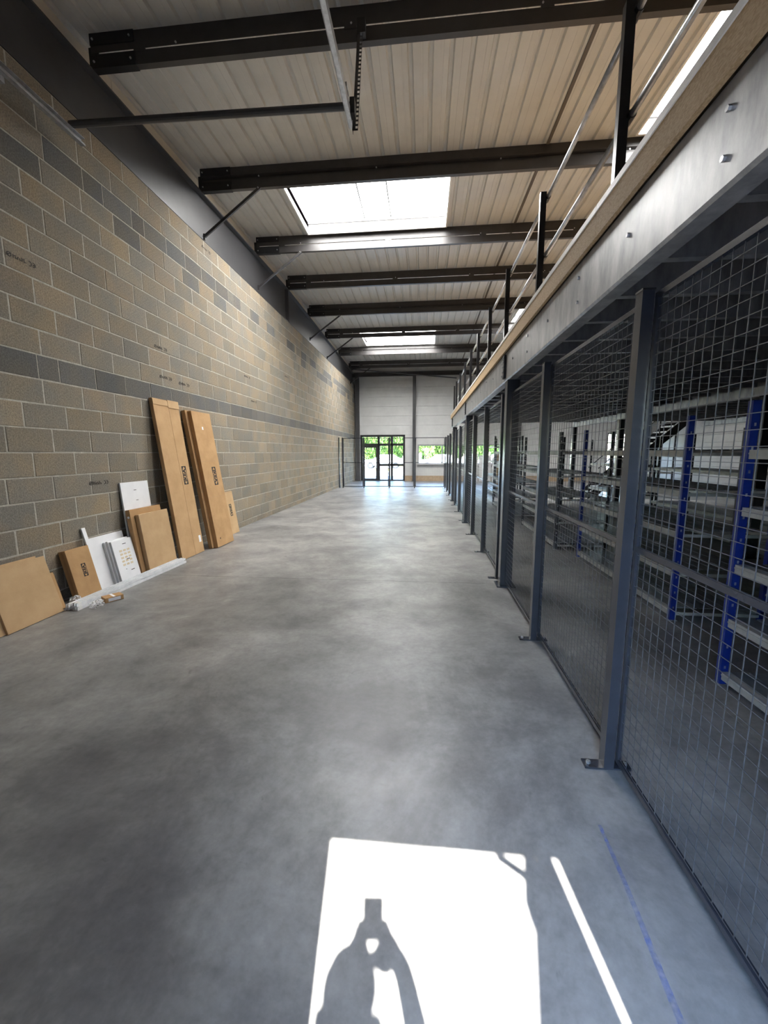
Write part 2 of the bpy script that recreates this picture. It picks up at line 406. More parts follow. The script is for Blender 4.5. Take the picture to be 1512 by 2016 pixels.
# rear door, open outward, hinged beside the fence
d2 = sempty('door_2')
mb = MB().box(DX0 - .17, DX0, Y0 - .04, Y0 + .01, 0, 2.138).box(DX1, DX1 + .09, Y0 - .02, Y0 + .01, 0, 2.15).box(DX0 - .17, DX1 + .09, Y0 - .04, Y0 + .01, 2.138, 2.38)
mb.box(.655, .716, Y0 - .05, Y0, 0, 2.138)
mb.build('door_frame', FENCE, d2)
hx, hy = .687, Y0 - .03
ang = rad(12.5)
lf = MB().box(-.05, 0, -.84, 0, .02, 2.107).build('door_leaf', PANEL, d2); lf.location = (hx, hy, 0); lf.rotation_euler = (0, 0, -ang)
o = MB().bar((-.09, -.78, 1.02), (-.09, -.64, 1.02), .02, .02).bar((-.06, -.77, 1.02), (-.09, -.77, 1.02), .02, .02).build('handle', GALVS, lf)
o = MB().box(-.074, -.05, -.2, .035, 2.03, 2.139).build('door_closer', GALVS, lf)
MB().bar((.503, -.166, 2.10), (.606, -.244, 2.10), .024, .024).build('closer_arm', GALVS, d2)

# glazed end wall
wf = sempty('wall_front')
YF = Y1 - .02
GX0, GX1 = -3.66, -1.08         # entrance glazing
WX0, WX1 = -.36, 4.25           # window band
box('panel_lower', XL - .2, GX0, YF, YF + .2, 0, 2.62, PANEL, wf)
z = 2.62; i = 0
while z < 6.6:                   # horizontal sandwich panels with shallow grooves, split at the middle column
    for (a, b) in ((XL - .2, -.57), (-.57, 5.2), (5.2, XR + .1)):
        mb = MB(); mb.box(a + .002, b - .002, YF + .012, YF + .2, z + .003, z + .52)
        for q in range(3): mb.box(a + .002, b - .002, YF, YF + .012, z + .012 + q * .173, z + .165 + q * .173)
        mb.build('sandwich_panel', PANEL, wf)
    z += .523
box('light_seal_sheet', XL - .28, XR + .12, YF + .2, YF + .23, 2.63, 6.8, OUTWALL, wf)  # unseen sheets added behind the end wall to keep daylight out
for a, b in ((GX1, WX0), (WX1, 9.9), (11.2, XR + .12)): box('light_seal_sheet', a, b, YF + .2, YF + .23, 0, 2.63, OUTWALL, wf)
for c, d in ((0, .98), (2.06, 2.63)): box('light_seal_sheet', WX0, WX1, YF + .2, YF + .23, c, d, OUTWALL, wf)
box('light_seal_sheet', XL - .28, GX0, YF + .2, YF + .23, 0, 2.63, OUTWALL, wf)
def lowpanels(a, b, z0, z1):
    z = z0
    while z < z1 - .01:
        e = min(z + .2, z1)
        mb = MB(); mb.box(a, b, YF + .01, YF + .2, z, e); mb.box(a, b, YF, YF + .01, z + .012, e - .012)
        mb.build('cladding_panel', PANEL, wf); z = e
lowpanels(GX1, WX0, .3, 2.62); lowpanels(WX0, WX1, .3, .98); lowpanels(WX0, WX1, 2.06, 2.62)
lowpanels(WX1, 9.9, .3, 2.62); lowpanels(11.2, XR + .1, .3, 2.62)
box('plinth', GX1, 9.9, YF - .02, YF + .2, 0, .3, PLINTH, wf)
box('plinth', 11.2, XR + .1, YF - .02, YF + .2, 0, .3, PLINTH, wf)

def glazing(name, x0, x1, z0, z1, vbars, hbars, bw=.07, y=YF, matl=FENCE, outer=None):
    s = sempty(name); t = outer or bw
    for (a, b, c, d) in ((x0, x0 + t, z0, z1), (x1 - t, x1, z0, z1)): box('frame_post', a, b, y + .03, y + .13, c, d, matl, s)
    for (a, b, c, d) in ((x0 + t, x1 - t, z1 - t, z1), (x0 + t, x1 - t, z0, z0 + t * .6)): box('frame_rail', a, b, y + .03, y + .13, c, d, matl, s)
    for x, a, b in vbars: box('mullion', x - bw / 2, x + bw / 2, y + .035, y + .125, a, b, matl, s)
    for zz, a, b in hbars: box('transom', a, b, y + .035, y + .125, zz - bw / 2, zz + bw / 2, matl, s)
    return s
g1 = glazing('door_1', GX0, GX1, 0, 2.626, [(-2.6, 0, 2.53), (-1.84, 0, 2.53)], [(2.07, GX0, GX1), (.92, -2.6, GX1)], bw=.135, matl=BLACK, outer=.12)
leaf = MB()
a, b = GX0 + .12, -2.665
leaf.box(a, a + .1, YF + .02, YF + .09, .02, 2.005).box(b - .1, b, YF + .02, YF + .09, .02, 2.005).box(a + .1, b - .1, YF + .02, YF + .09, 1.9, 2.005).box(a + .1, b - .1, YF + .02, YF + .09, .02, .13)
lo = leaf.build('door_leaf', BLACK, g1)
MB().tube((b - .04, YF - .03, .75), (b - .04, YF - .03, 1.35), .014).bar((b - .04, YF - .03, .8), (b - .04, YF + .03, .8), .012, .012).bar((b - .04, YF - .03, 1.3), (b - .04, YF + .03, 1.3), .012, .012).build('pull_handle', GALVS, lo)
for (x0, x1, z0, z1) in ((a + .07, b - .07, .1, 1.95), (GX0 + .08, -2.64, 2.11, 2.52), (-2.56, -1.88, 2.11, 2.52), (-1.8, GX1 - .08, 2.11, 2.52), (-2.56, -1.88, .05, .88), (-1.8, GX1 - .08, .05, .88), (-2.56, -1.88, .96, 2.03), (-1.8, GX1 - .08, .96, 2.03)):
    MB().box(x0, x1, YF + .07, YF + .076, z0, z1).build('pane', GLASS, g1)
w1 = glazing('window_1', WX0, WX1, .98, 2.06, [(1.02, 1, 2.04), (2.55, 1, 2.04)], [], bw=.07, matl=WINFRAME)
for x0, x1 in ((WX0 + .06, 1.0), (1.05, 2.52), (2.58, WX1 - .06)): MB().box(x0, x1, YF + .07, YF + .076, 1.02, 2.01).build('pane', GLASS, w1)
box('sill', WX0 - .03, WX1 + .03, YF - .12, YF + .04, .935, .98, PANEL, w1); box('sill_shade_band', WX0 - .03, WX1 + .03, YF - .03, YF + .03, .78, .935, WINFRAME, w1)  # grey band below the sill puts the sill's shading in as colour
w2 = glazing('window_2', 9.9, 11.2, 0, 2.626, [(10.55, 0, 2.6)], [(2.1, 9.9, 11.2)], bw=.07, matl=BLACK)
for x0, x1, z0, z1 in ((9.96, 10.52, .04, 2.07), (10.58, 11.14, .04, 2.07), (9.96, 11.14, 2.13, 2.56)): MB().box(x0, x1, YF + .07, YF + .076, z0, z1).build('pane', GLASS, w2)
# steel portal at the glazed end
def column(x, y, h, label, w=.17, d=.2):
    t = thing('portal_column', label, 'column', (x, y, 0))
    MB().box(-w / 2, w / 2, -d / 2, -d / 2 + .014, 0, h).box(-w / 2, w / 2, d / 2 - .014, d / 2, 0, h).box(-.006, .006, -d / 2, d / 2, 0, h).build('flanges_and_web', STEEL, t)
    box('base_plate', -w / 2 - .04, w / 2 + .04, -d / 2 - .04, d / 2 + .02, 0, .018, STEEL, t)
    return t
column(-3.78, YF - .12, 5.95, 'dark steel column in the corner of block wall and glazed door', .2, .2)
column(-.57, YF - .12, 5.95, 'slim dark steel column between glazed door and window band')
column(5.2, YF - .12, 5.95, 'slim dark steel column beyond the window band under the mezzanine side')
t = thing('eave_beam', 'dark steel eave beam across the top of the glazed end wall', 'beam', (0, YF - .12, 5.82))
box('flange', XL - .1, XR, -.1, .09, 0, .016, STEEL, t); box('flange', XL - .1, XR, -.1, .09, .2, .216, STEEL, t); box('web', XL - .1, XR, -.008, .008, .016, .2, STEEL, t)
t = thing('brace_rod', 'thin dark bracing tube slanting beneath the eave beam', 'brace', (-3.95, 22.75, 6.12))
MB().tube((0, 0, 0), (5.65, .1, -.56), .035, 8).build('tube', STEEL, t)
MB().box(-.06, .06, -.01, .01, -.06, .08).build('gusset', STEEL, t)

# ------------------------------------------------------------------ roof
ce = sempty('ceiling')
P, NR = .2575, 4
SW = P * NR
X_B = .42
def xg(k): return X_B + k * SW if k < 3 else X_B + (k - 1) * SW + 3 * P      # one three-rib sheet keeps the rooflights on the grid
lights = [(-3, 0, 7.86, 9.86), (-3, 0, 17.2, 19.36), (3, 6, 5.45, 7.42), (3, 6, 14.6, 16.8)]     # sheet index range, y range
def sheet_profile(x0, x1):
    pts = []; x = x0
    n = max(1, round((x1 - x0) / P))
    for i in range(n):
        a = x0 + i * P; c = a + P * .5
        pts += [(a, 0), (a + .012, .0), (a + .014, .004), (a + .03, .004), (a + .032, 0)] if i else [(a, 0)]
        pts += [(c - .036, 0), (c - .02, .042), (c + .02, .042), (c + .036, 0)]
    pts.append((x1, 0)); return pts
def sheet(x0, x1, ya, yb):
    mb = MB(); pr = sheet_profile(x0, x1)
    ys = [ya, yb]
    for k in range(len(pr) - 1):
        (xa, za), (xb, zb) = pr[k], pr[k + 1]
        mb.quad((xa, ya, zr(ya) + za), (xb, ya, zr(ya) + zb), (xb, yb, zr(yb) + zb), (xa, yb, zr(yb) + za))
    mb.build('roof_sheet', DECK, ce, fix=False)
k0 = -5
for k in range(k0, 13):
    x0 = xg(k); x1 = xg(k + 1) - .002
    for (ya, yb) in ((Y0 - .2, RIDGE), (RIDGE, Y1 + .2)):
        cutsy = [(l[2], l[3]) for l in lights if l[0] <= k < l[1] and ya < l[2] < yb]
        y = ya
        for c0, c1 in cutsy: sheet(x0, x1, y, c0); y = c1
        sheet(x0, x1, y, yb)
# weather skin above the sheets (closes the hall to daylight) with holes at the rooflights
segs = sorted(set([Y0 - .3, RIDGE, Y1 + .3] + [v for l in lights for v in (l[2] - .02, l[3] + .02)]))
for a, b in zip(segs[:-1], segs[1:]):
    ym = (a + b) / 2
    holes = sorted([(xg(l[0]), xg(l[1])) for l in lights if l[2] - .03 < ym < l[3] + .03])
    x = XL - .35
    for h0, h1 in holes + [(XR + .3, None)]:
        mb = MB(); i = 0
        v = [(x, a, zr(a) + .06), (h0, a, zr(a) + .06), (h0, b, zr(b) + .06), (x, b, zr(b) + .06)]
        mb.quad(*v); mb.quad(*[(p[0], p[1], p[2] + .12) for p in reversed(v)])
        for q in range(4): p, r = v[q], v[(q + 1) % 4]; mb.quad(p, (p[0], p[1], p[2] + .12), (r[0], r[1], r[2] + .12), r)
        mb.build('roof_skin', OUTWALL, ce); x = h1
names = ['large rooflight with three panes beyond the door-track hanger', 'rooflight with three panes near the glazed end wall',
         'rooflight above the mezzanine deck, close to the tall railing post', 'rooflight above the mezzanine deck, level with the railing end']
for li, (k_a, k_b, ya, yb) in enumerate(lights):
    xa, xb = xg(k_a), xg(k_b) - .002
    zt = max(zr(ya), zr(yb)) + .33; zb = min(zr(ya), zr(yb)) - .012
    t = thing('rooflight', names[li], 'skylight', ((xa + xb) / 2, (ya + yb) / 2, 0)); ox, oy = t.location.x, t.location.y
    def bb(nm, a, b, c, d, e, f, mm): return box(nm, a - ox, b - ox, c - oy, d - oy, e, f, mm, t)
    bb('curb', xa - .03, xa, ya - .03, yb + .03, zb, zt, CURB); bb('curb', xb, xb + .03, ya - .03, yb + .03, zb, zt, CURB)
    bb('curb', xa, xb, ya - .03, ya, zb, zt, CURB); bb('curb', xa, xb, yb, yb + .03, zb, zt, CURB)
    xs = [xa, xa + (xb - xa) * .42, xa + (xb - xa) * .61, xb]
    for q in range(3): bb('pane', xs[q] + (.012 if q else 0), xs[q + 1] - (.012 if q < 2 else 0), ya, yb, zt - .1, zt - .07, PANE)
    for q in (1, 2): bb('glazing_bar', xs[q] - .012, xs[q] + .012, ya, yb, zt - .14, zt - .06, BLACK)
    bb('drip_rail', xa, xb, yb - .05, yb - .02, zt - .2, zt - .14, STEEL)
for (ya, yb) in ((Y0, RIDGE), (RIDGE, Y1)):
    v = [(1.91, ya, zr(ya) - .003), (1.96, ya, zr(ya) - .003), (1.96, yb, zr(yb) - .003), (1.91, yb, zr(yb) - .003)]
    mb = MB().quad(*v).quad(*[(p[0], p[1], p[2] - .012) for p in v])
    for q in range(4): p, r = v[q], v[(q + 1) % 4]; mb.quad(p, r, (r[0], r[1], r[2] - .012), (p[0], p[1], p[2] - .012))
    mb.build('seam_strip', SEAM, ce)
# rafter along the block wall (two halves meeting at the ridge splice)
XW = XL - .09
for lab, ya, yb in (('dark steel rafter above the block wall, between doorway side and ridge splice', Y0 + .005, RIDGE - .012), ('dark steel rafter above the block wall, between ridge splice and glazed end wall', RIDGE + .012, Y1)):
    t = thing('rafter', lab, 'beam', (XW, (ya + yb) / 2, 0)); yo = t.location.y
    def prism(nm, x0, x1, dz0, dz1):
        v = []
        for y in (ya, yb):
            for (x, dz) in ((x0, dz0), (x1, dz0), (x1, dz1), (x0, dz1)): v.append((x, y - yo, zp(y) + dz if dz > -.5 else dz + 6.2))
        mb = MB(); mb.v = v; mb.f = [(0, 1, 2, 3), (7, 6, 5, 4), (0, 4, 5, 1), (1, 5, 6, 2), (2, 6, 7, 3), (3, 7, 4, 0)]
        return mb.build(nm, STEEL, t)
    prism('top_flange', -.1, .1, -.022, 0); prism('bottom_flange', -.1, .088, -.82, -.80); prism('web', -.007, .007, -.80, -.022)
    ys = ya if ya > 5 else yb
    box('splice_plate', -.1, .1, min(ys, ys + (.02 if ys == ya else -.02)) - yo, max(ys, ys + (.02 if ys == ya else -.02)) - yo, 5.381, zp(RIDGE) - .001, STEEL, t)
# purlins: sigma profile along X
PY = [5.2, 7.6, 10.02, 12.25, 14.45, 16.95, 19.58, 22.2]
prof0 = [(-.035, 0), (.035, 0), (.035, .012), (-.027, .012), (-.027, .135), (.02, .155), (.02, .205), (-.027, .225), (-.027, .338), (.035, .338), (.035, .35), (-.035, .35), (-.035, .222), (.012, .202), (.012, .158), (-.035, .138)]
pm_ = MB().extrude(prof0, XL - .0, XR - .02, ('y', 'z')).mesh('profile', PURLIN)
sp_me = MB()
for z0_, z1_ in ((0, .145), (.162, .35)):
    zf = 0 if z0_ == 0 else .338
    sp_me.box(XL, XR - .02, -.035, -.029, z0_, z1_).box(XL, XR - .02, -.029, .035, zf, zf + .012)
sp_me.box(XL, XR - .02, .029, .035, .012, .03).box(XL, XR - .02, .029, .035, .32, .338)
sp_me = sp_me.mesh('profile', PURLIN)
spacer_me = MB().box(-.07, .07, -.041, -.024, .13, .18).mesh('spacer', PURLIN)
sl = MB().extrude([(-.046, -.008), (.04, -.008), (.04, .13), (-.046, .13)], 0, .55, ('y', 'z')).extrude([(-.046, .232), (.04, .232), (.04, .352), (-.046, .352)], 0, .55, ('y', 'z')).mesh('sleeve', BLACK)
bolt_me = MB().tube((0, 0, 0), (0, -.012, 0), .012, 6).mesh('bolt', GALVS)
boltx_me = MB().tube((0, 0, 0), (-.014, 0, 0), .014, 6).mesh('bolt', GALVS)
cl = MB().box(-.1, .02, -.008, .008, -.002, .28).mesh('cleat', BLACK)
for i, y in enumerate(PY):
    n = len(PY) - 1 - i
    t = thing('roof_purlin', f'{ORD[n]} dark steel roof purlin counted from the glazed end wall', 'beam', (0, y, zp(y)), group='roof purlins')
    slot = i in (0, 2, 3, 5, 7)
    link('profile', sp_me if slot else pm_, t)
    if slot:
        for x in (-3.35, -.86, 1.25, 3.25, 5.6, 8.0, 10.4): link('spacer', spacer_me, t).location = (x, 0, 0)
    o = link('sleeve', sl, t); o.location = (XL + .0, 0, 0)
    o = link('cleat', cl, t); o.location = (XL + .02, .04, 0)
    for x, z in ((.04, .06), (.04, .29), (.5, .06), (.5, .29)):
        o = link('bolt', bolt_me, t); o.location = (XL + x, -.046, z)
    for x in (-2.9, -.85, 1.2, 3.2):
        o = link('bolt', bolt_me, t); o.location = (x, -.035, .18)
    if i in (1, 2, 4, 5, 7):
        b = thing('fly_brace', f'slanting dark brace from rafter to the {ORD[n]} purlin from the glazed end wall', 'brace', (XL + .002, y - .06, zp(y) - .77), group='fly braces')
        MB().bar((0, 0, .01), (1.08, 0, .755), .03, .045).build('strut', PURLIN, b)
        MB().box(-.003, .03, -.012, .02, -.03, .07).build('foot_lug', PURLIN, b)
        MB().tube((1.05, -.03, .745), (1.05, .03, .745), .012, 6).build('bolt', GALVS, b)

# sectional-door tracks hanging from the roof
def track(name, label, x, z, ya, yb, side):
    t = thing(name, label, 'track', (x, yb, z))
    L = ya - yb
    MB().box(-.002, .002, L, 0, -.035, .035).box(-.002 if side > 0 else -.045, .045 if side > 0 else .002, L, 0, -.037, -.033).box(-.002 if side > 0 else -.045, .045 if side > 0 else .002, L, 0, .033, .037).box(.041 * side - .002, .041 * side + .002, L, 0, -.037, -.018).build('channel', GALVS, t)
    MB().tube((-.03, -.62, .02), (.0, -.62, .02), .03, 12).build('roller', BLACK, t)
    MB().bar((-.015, -.66, .051), (-.015, -.26, .051), .012, .03).box(-.02, .012, -.40, -.29, .036, .075).build('spring_bumper', GALV, t)
    return t
tl = track('door_track', 'galvanised door track fixed along the top of the block wall', -3.735, 4.95, Y0 + .02, 4.6, 1)
MB().box(-.21, 0, -.93, -.83, -.09, .02).build('wall_bracket', GALV, tl)
tr = track('door_track', 'galvanised door track hanging free below the nearest roof purlin', -.762, 4.95, Y0 + .02, 4.66, -1)
t = thing('track_spacer_tube', 'dark tube tying the two door tracks together', 'tube', (-3.72, 4.452, 5.02))
MB().tube((0, 0, 0), (2.955, .075, 0), .034, 12).build('tube', STEEL, t)
MB().box(2.955, 3.003, .03, .12, -.09, .05).build('clamp_plate', BLACK, t)
t = thing('slotted_hanger', 'black slotted angle hanging from purlin to the free door track', 'bracket', (-.715, 4.58, 4.84))
p0, p1 = Vector((0, 0, 0)), Vector((-.015, .54, 1.36)); dd = (p1 - p0)
mb = MB().bar(p0 + Vector((-.028, 0, 0)), p1 + Vector((-.028, 0, 0)), .026, .004, (0, 1, 0))
N = 24
for k in range(N):
    a, b = p0 + dd * (k / N), p0 + dd * ((k + .38) / N)
    mb.bar(a, b, .03, .004, (0, 1, 0))
for sx in (-.0135, .0135): mb.bar(p0 + Vector((sx, 0, 0)), p1 + Vector((sx, 0, 0)), .004, .004, (0, 1, 0))
mb.build('slotted_leg', BLACK, t)
MB().bar(p0 + Vector((-.042, .02, 0)), p1 + Vector((-.042, .02, 0)), .004, .045, (0, 1, 0)).build('plain_leg', BLACK, t)
MB().box(-.06, .03, .5, .587, 1.3, 1.44).build('top_clip', BLACK, t)

# ------------------------------------------------------------------ mezzanine
MX, ME = .93, 14.4
mz = thing('mezzanine_platform', 'mezzanine platform on dark columns with galvanised edge beam and chipboard deck edge', 'mezzanine', (MX, 0, 0))
def mzb(nm, x0, x1, y0, y1, z0, z1, mm, par=None): return box(nm, x0 - MX, x1 - MX, y0, y1, z0, z1, mm, par or mz)
def cbeam(x, y0, y1, nm='main_beam'):
    return MB().extrude([(x - MX, 2.435), (x - MX + .012, 2.423), (x - MX + .09, 2.423), (x - MX + .09, 2.43), (x - MX + .016, 2.432), (x - MX + .006, 2.44), (x - MX + .006, 2.735), (x - MX + .09, 2.735), (x - MX + .09, 2.742), (x - MX, 2.742)], y0, y1).build(nm, GALV, mz)
beams = []
for x in (MX, 4.95, 8.95):
    for a, b in ((.06, 5.03), (5.036, 9.5), (9.506, ME)):
        beams.append(cbeam(x, a, b))
for a in range(6): mzb('edge_board', MX - .032, MX - .01, .06 + a * 2.4, min(.06 + (a + 1) * 2.4 - .003, ME + .1), 2.743, 2.892, OSB)
mzb('edge_board', MX, XR - .03, ME + .08, ME + .1, 2.743, 2.892, OSB)
for a in range(6): mzb('edge_trim', MX - .036, MX + .03, .06 + a * 2.4, min(.06 + (a + 1) * 2.4 - .004, ME + .1), 2.892, 2.902, CURB); mzb('edge_trim', MX - .038, MX - .0322, .06 + a * 2.4, min(.06 + (a + 1) * 2.4 - .004, ME + .1), 2.868, 2.892, CURB)
for i in range(6):
    for j in range(9):
        x0 = MX + .002 + j * 1.22; mzb('deck_board', x0, x0 + 1.216, .06 + i * 2.4, min(.06 + (i + 1) * 2.4 - .004, ME + .08), 2.86, 2.892, DECKBOARD)  # deck run on unseen to the side wall, shaped to darken below
jm = MB().extrude([(0, 2.56), (.05, 2.56), (.05, 2.565), (.006, 2.565), (.006, 2.853), (.05, 2.853), (.05, 2.86), (0, 2.86)], MX + .1 - MX, XR - .05 - MX, ('y', 'z')).mesh('joist', GALV)
for i in range(28):
    o = link('joist', jm, mz); o.location = (0, .3 + i * .5, 0)
bp = 0
for i in range(14):
    y = .9 + i * .62
    for z in ((2.52, 2.66) if i % 2 else (2.6,)):
        o = link('bolt', boltx_me, beams[0 if y < 5.03 else 1]); o.location = (0, y, z); o.scale = (.7, .7, .7)
COLY = [4.93, 9.44, 13.72]
def mzcol(x, y):
    c = box('column', x - MX, x - MX + .14, y - .07, y + .07, .012, 2.423, FENCE, mz, bevel=.006)
    MB().box(x - MX - .04, x - MX + .18, y - .11, y + .11, 0, .014).build('base_plate', FENCE, c)
    return c
for y in COLY:
    c = mzcol(MX, y)
    br = MB().box(-.026, -.001, y + .05, y + .125, 2.455, 2.715).build('splice_bracket', BLACK, c)
    for z in (2.48, 2.53, 2.585, 2.64, 2.69):
        for dy in (.07, .105):
            o = link('bolt', boltx_me, br); o.location = (-.026, y + dy, z); o.scale = (.6, .6, .6)
for x, y in ((4.9, 6.6), (4.9, 11.07), (8.9, 6.6), (8.9, 11.07), (4.9, 14.3)): mzcol(x, y)

# guard rail on the mezzanine edge
gr = thing('guard_rail', 'black-posted guard rail with two tube rails along the mezzanine edge', 'railing', (1.0, 0, 2.892))
gy = [.95, 2.48, 3.98, 5.46, 6.8, 8.18, 9.4, 10.7, 12.1, 13.4, 14.3]
post_me = MB().box(-.025, .025, -.02, .02, 0, .93).mesh('rail_post', RAILP)
foot_me = MB().box(-.035, .045, -.05, .05, 0, .008).mesh('post_foot', RAILP)
for y in gy:
    o = link('rail_post', post_me, gr); o.location = (0, y, 0)
    f = link('post_foot', foot_me, o)
for z, nm in ((.885, 'top_rail'), (.42, 'mid_rail')):
    for a, b in zip(gy[:-1], gy[1:]):
        MB().tube((.035, a - .01, z), (.035, b + .01, z), .017, 10).build(nm, GALVS, gr, smooth=True)
    for y in gy: MB().tube((.035, y - .035, z), (.035, y + .035, z), .022, 10).build('rail_clamp', RAILP, gr)

# ------------------------------------------------------------------ mesh fence
def mesh_part(L, z0, z1, step=.05, wr_=.0017):
    mb = MB(); n = int((L - .04) / step)
    off = (L - n * step) / 2
    def wire(a, b, r):
        i = len(mb.v); a = Vector(a); b = Vector(b); d = (b - a).normalized(); u = Vector((0, 1, 0)); s = d.cross(u)
        for p in (a, b):
            for k in range(4):
                t = math.pi / 4 + k * math.pi / 2; mb.v.append(tuple(p + (u * math.cos(t) + s * math.sin(t)) * r))
        for k in range(4): mb.f.append((i + k, i + (k + 1) % 4, i + 4 + (k + 1) % 4, i + 4 + k))
    for k in range(n + 1): x = off + k * step; wire((x, -.0018, z0), (x, -.0018, z1), wr_)
    m_ = int((z1 - z0) / step); oz = ((z1 - z0) - m_ * step) / 2
    for k in range(m_ + 1): z = z0 + oz + k * step; wire((0, .0018, z), (L, .0018, z), wr_)
    return mb
MESH_CACHE = {}
def fence_panel(p0, p1, label, group, fr=.024, dep=.02, z0=.055, z1=2.285):
    a, b = Vector(p0), Vector(p1); L = (b - a).length; rz = math.atan2(b.y - a.y, b.x - a.x)
    t = thing('mesh_panel', label, 'fence panel', (a.x, a.y, 0), rz, group)
    key = (round(L, 3), fr)
    if key not in MESH_CACHE:
        h = dep / 2
        MESH_CACHE[key] = dict(
            stile=MB().box(0, fr, -h, h, z0, z1).mesh('stile', FENCE),
            rail=MB().box(fr, L - fr, -h, h, 0, fr).mesh('rail', FENCE),
            wire=[mesh_part(L - .02, za, zb).mesh('wire_mesh', WIRE, fix=False) for za, zb in ((z0 + .01, 1.155), (1.175, z1 - .01))])
    c = MESH_CACHE[key]
    for x in (0, L - fr): o = link('stile', c['stile'], t); o.location = (x, 0, 0)
    for z in (z0, 1.15, z1 - fr): o = link('rail', c['rail'], t); o.location = (0, 0, z)
    for mm in c['wire']: o = link('wire_mesh', mm, t); o.location = (.01, 0, 0); stuff(o)
    return t
fp_me = MB().box(-.025, .025, -.03, .03, .008, 2.30).mesh('post_tube', FENCE)
ft_me = MB().box(-.115, .115, -.03, .03, 0, .008).mesh('foot_plate', FENCE)
cap_me = MB().box(-.027, .027, -.032, .032, 2.30, 2.308).mesh('end_cap', BLACK)
an_me = MB().tube((0, 0, .008), (0, 0, .022), .011, 6).mesh('anchor_bolt', GALVS)
def fence_post(x, y, label, group, rz=0, s=1.0):
    t = thing('fence_post', label, 'fence post', (x, y, 0), rz, group)
    link('post_tube', fp_me, t); f = link('foot_plate', ft_me, t); link('end_cap', cap_me, t)
    for sx in (-.09, .09): o = link('anchor_bolt', an_me, f); o.location = (sx, 0, 0)
    if s != 1.0: t.scale = (s, s, 1)
    return t
FX, PX = .957, .994
posts = [.57, 2.0, 3.45, 5.2, 6.6, 8.04, 9.72, 11.2, 12.6, 14.0, 15.5, 17.0, 18.62]
np_ = len(posts)
for i, y in enumerate(posts):
    n = np_ - 1 - i
    lab = f'{ORD[n]} dark fence post counted from the cross fence, along the mezzanine edge' if n else 'dark corner post where the long mesh fence meets the cross fence'
    if y == 2.0: lab = 'dark fence post with light catching its face, between first two mezzanine-side panels from the doorway'
    fence_post(FX, y, lab, 'fence posts under the mezzanine edge')
spans = [(.60, 1.97), (2.03, 3.42), (3.48, 4.855), (5.23, 6.57), (6.63, 8.01), (8.07, 9.365), (9.75, 11.17), (11.23, 12.57), (12.63, 13.645), (14.03, 15.47), (15.53, 16.97), (17.03, 18.58)]
for i, (a, b) in enumerate(spans):
    n = len(spans) - 1 - i
    fence_panel((PX, a, 0), (PX, b, 0), f'{ORD[n]} dark wire mesh panel counted from the cross fence, facing the racks', 'mesh panels under the mezzanine edge')
CY = 18.66
cposts = [-3.9, -3.74, -2.76, -1.58, -.42]
for i, x in enumerate(cposts):
    fence_post(x, CY, ['slim cross-fence post tight against the block wall', 'slim cross-fence post second from the block wall', 'slim cross-fence post in front of the glazed door leaf', 'slim cross-fence post in front of the fixed door glazing', 'slim cross-fence post beside the middle steel column'][i], 'cross-fence posts', math.pi / 2, .8)
cs = list(zip(cposts, cposts[1:] + [FX]))
for i, (a, b) in enumerate(cs):
    if i == 0: continue
    fence_panel((a + .025, CY, 0), (b - .03, CY, 0), ['', 'narrowest thin mesh panel of the cross fence by the block wall', 'thin cross-fence mesh panel in front of the glazed door', 'thin cross-fence mesh panel between door glazing and middle column', 'widest thin cross-fence mesh panel in front of the window'][i], 'cross-fence mesh panels', fr=.03)

# ------------------------------------------------------------------ racks behind the fence
def rack(x0, y0, L, D, label, up=BLUE, H=1.93, levels=(.07, .455, .835, 1.22, 1.59), n=4, name='shelf_rack'):
    t = thing(name, label, 'rack', (x0, y0, 0), 0, 'storage racks under the mezzanine')
    um = MB().extrude([(-.025, -.022), (.025, -.022), (.025, .022), (.012, .022), (.012, .014), (-.012, .014), (-.012, .022), (-.025, .022)], .006, H, ('x', 'y')).mesh('upright', up)
    fm = MB().box(-.04, .04, -.035, .035, 0, .006).mesh('foot', GALV)
    hm = MB()
    z = .12
    while z < H - .05: hm.box(-.0255, .0255, -.0225, -.0219, z, z + .018); z += .075
    hm2 = MB(); z = .12
    while z < H - .05: hm2.box(-.006, .006, -.0232, -.0218, z, z + .02); z += .15
    hme = hm2.mesh('slots', GALVS)
    for (x, y) in ((0, 0), (D, 0), (0, L), (D, L)):
        u = link('upright', um, t); u.location = (x, y, 0); link('foot', fm, u); stuff(link('slots', hme, u))
    bmh = MB().box(-.018, .018, .026, L - .026, -.028, .03).box(-.022, -.018, .026, L - .026, .002, .012).mesh('shelf_beam', SHELFB)
    sm = MB().box(.026, D - .026, -.012, .012, -.02, .01).mesh('side_rail', SHELFB)
    dw = (L - .08) / n
    dm = MB()
    for q in range(6): dm.box(.02 + q * (D - .04) / 6, .02 + (q + .86) * (D - .04) / 6, .004, dw - .004, .03, .04)
    dme = dm.mesh('shelf_deck', DECKING)
    for z in levels:
        for x in (0, D): o = link('shelf_beam', bmh, t); o.location = (x, 0, z)
        for y in (0, L): o = link('side_rail', sm, t); o.location = (0, y, z)
        for q in range(n): o = link('shelf_deck', dme, t); o.location = (0, .04 + q * dw, z)
    return t
rack(2.09, .55, 2.32, .8, 'blue-posted shelf rack just behind the mesh, beside the doorway end')
rack(2.395, 4.0, 2.4, .8, 'blue-posted shelf rack behind the mesh near the first mezzanine column')
DK = mat('dark_upright_paint', srgb(30, 33, 42), srgb(38, 41, 50), 8, .4)
rack(2.2, 6.9, 2.3, .8, 'dark-posted shelf rack behind the mesh past the blue racks', DK)
rack(2.15, 10.2, 2.6, .8, 'dark-posted shelf rack behind the mesh near the second mezzanine column', DK, H=2.1)
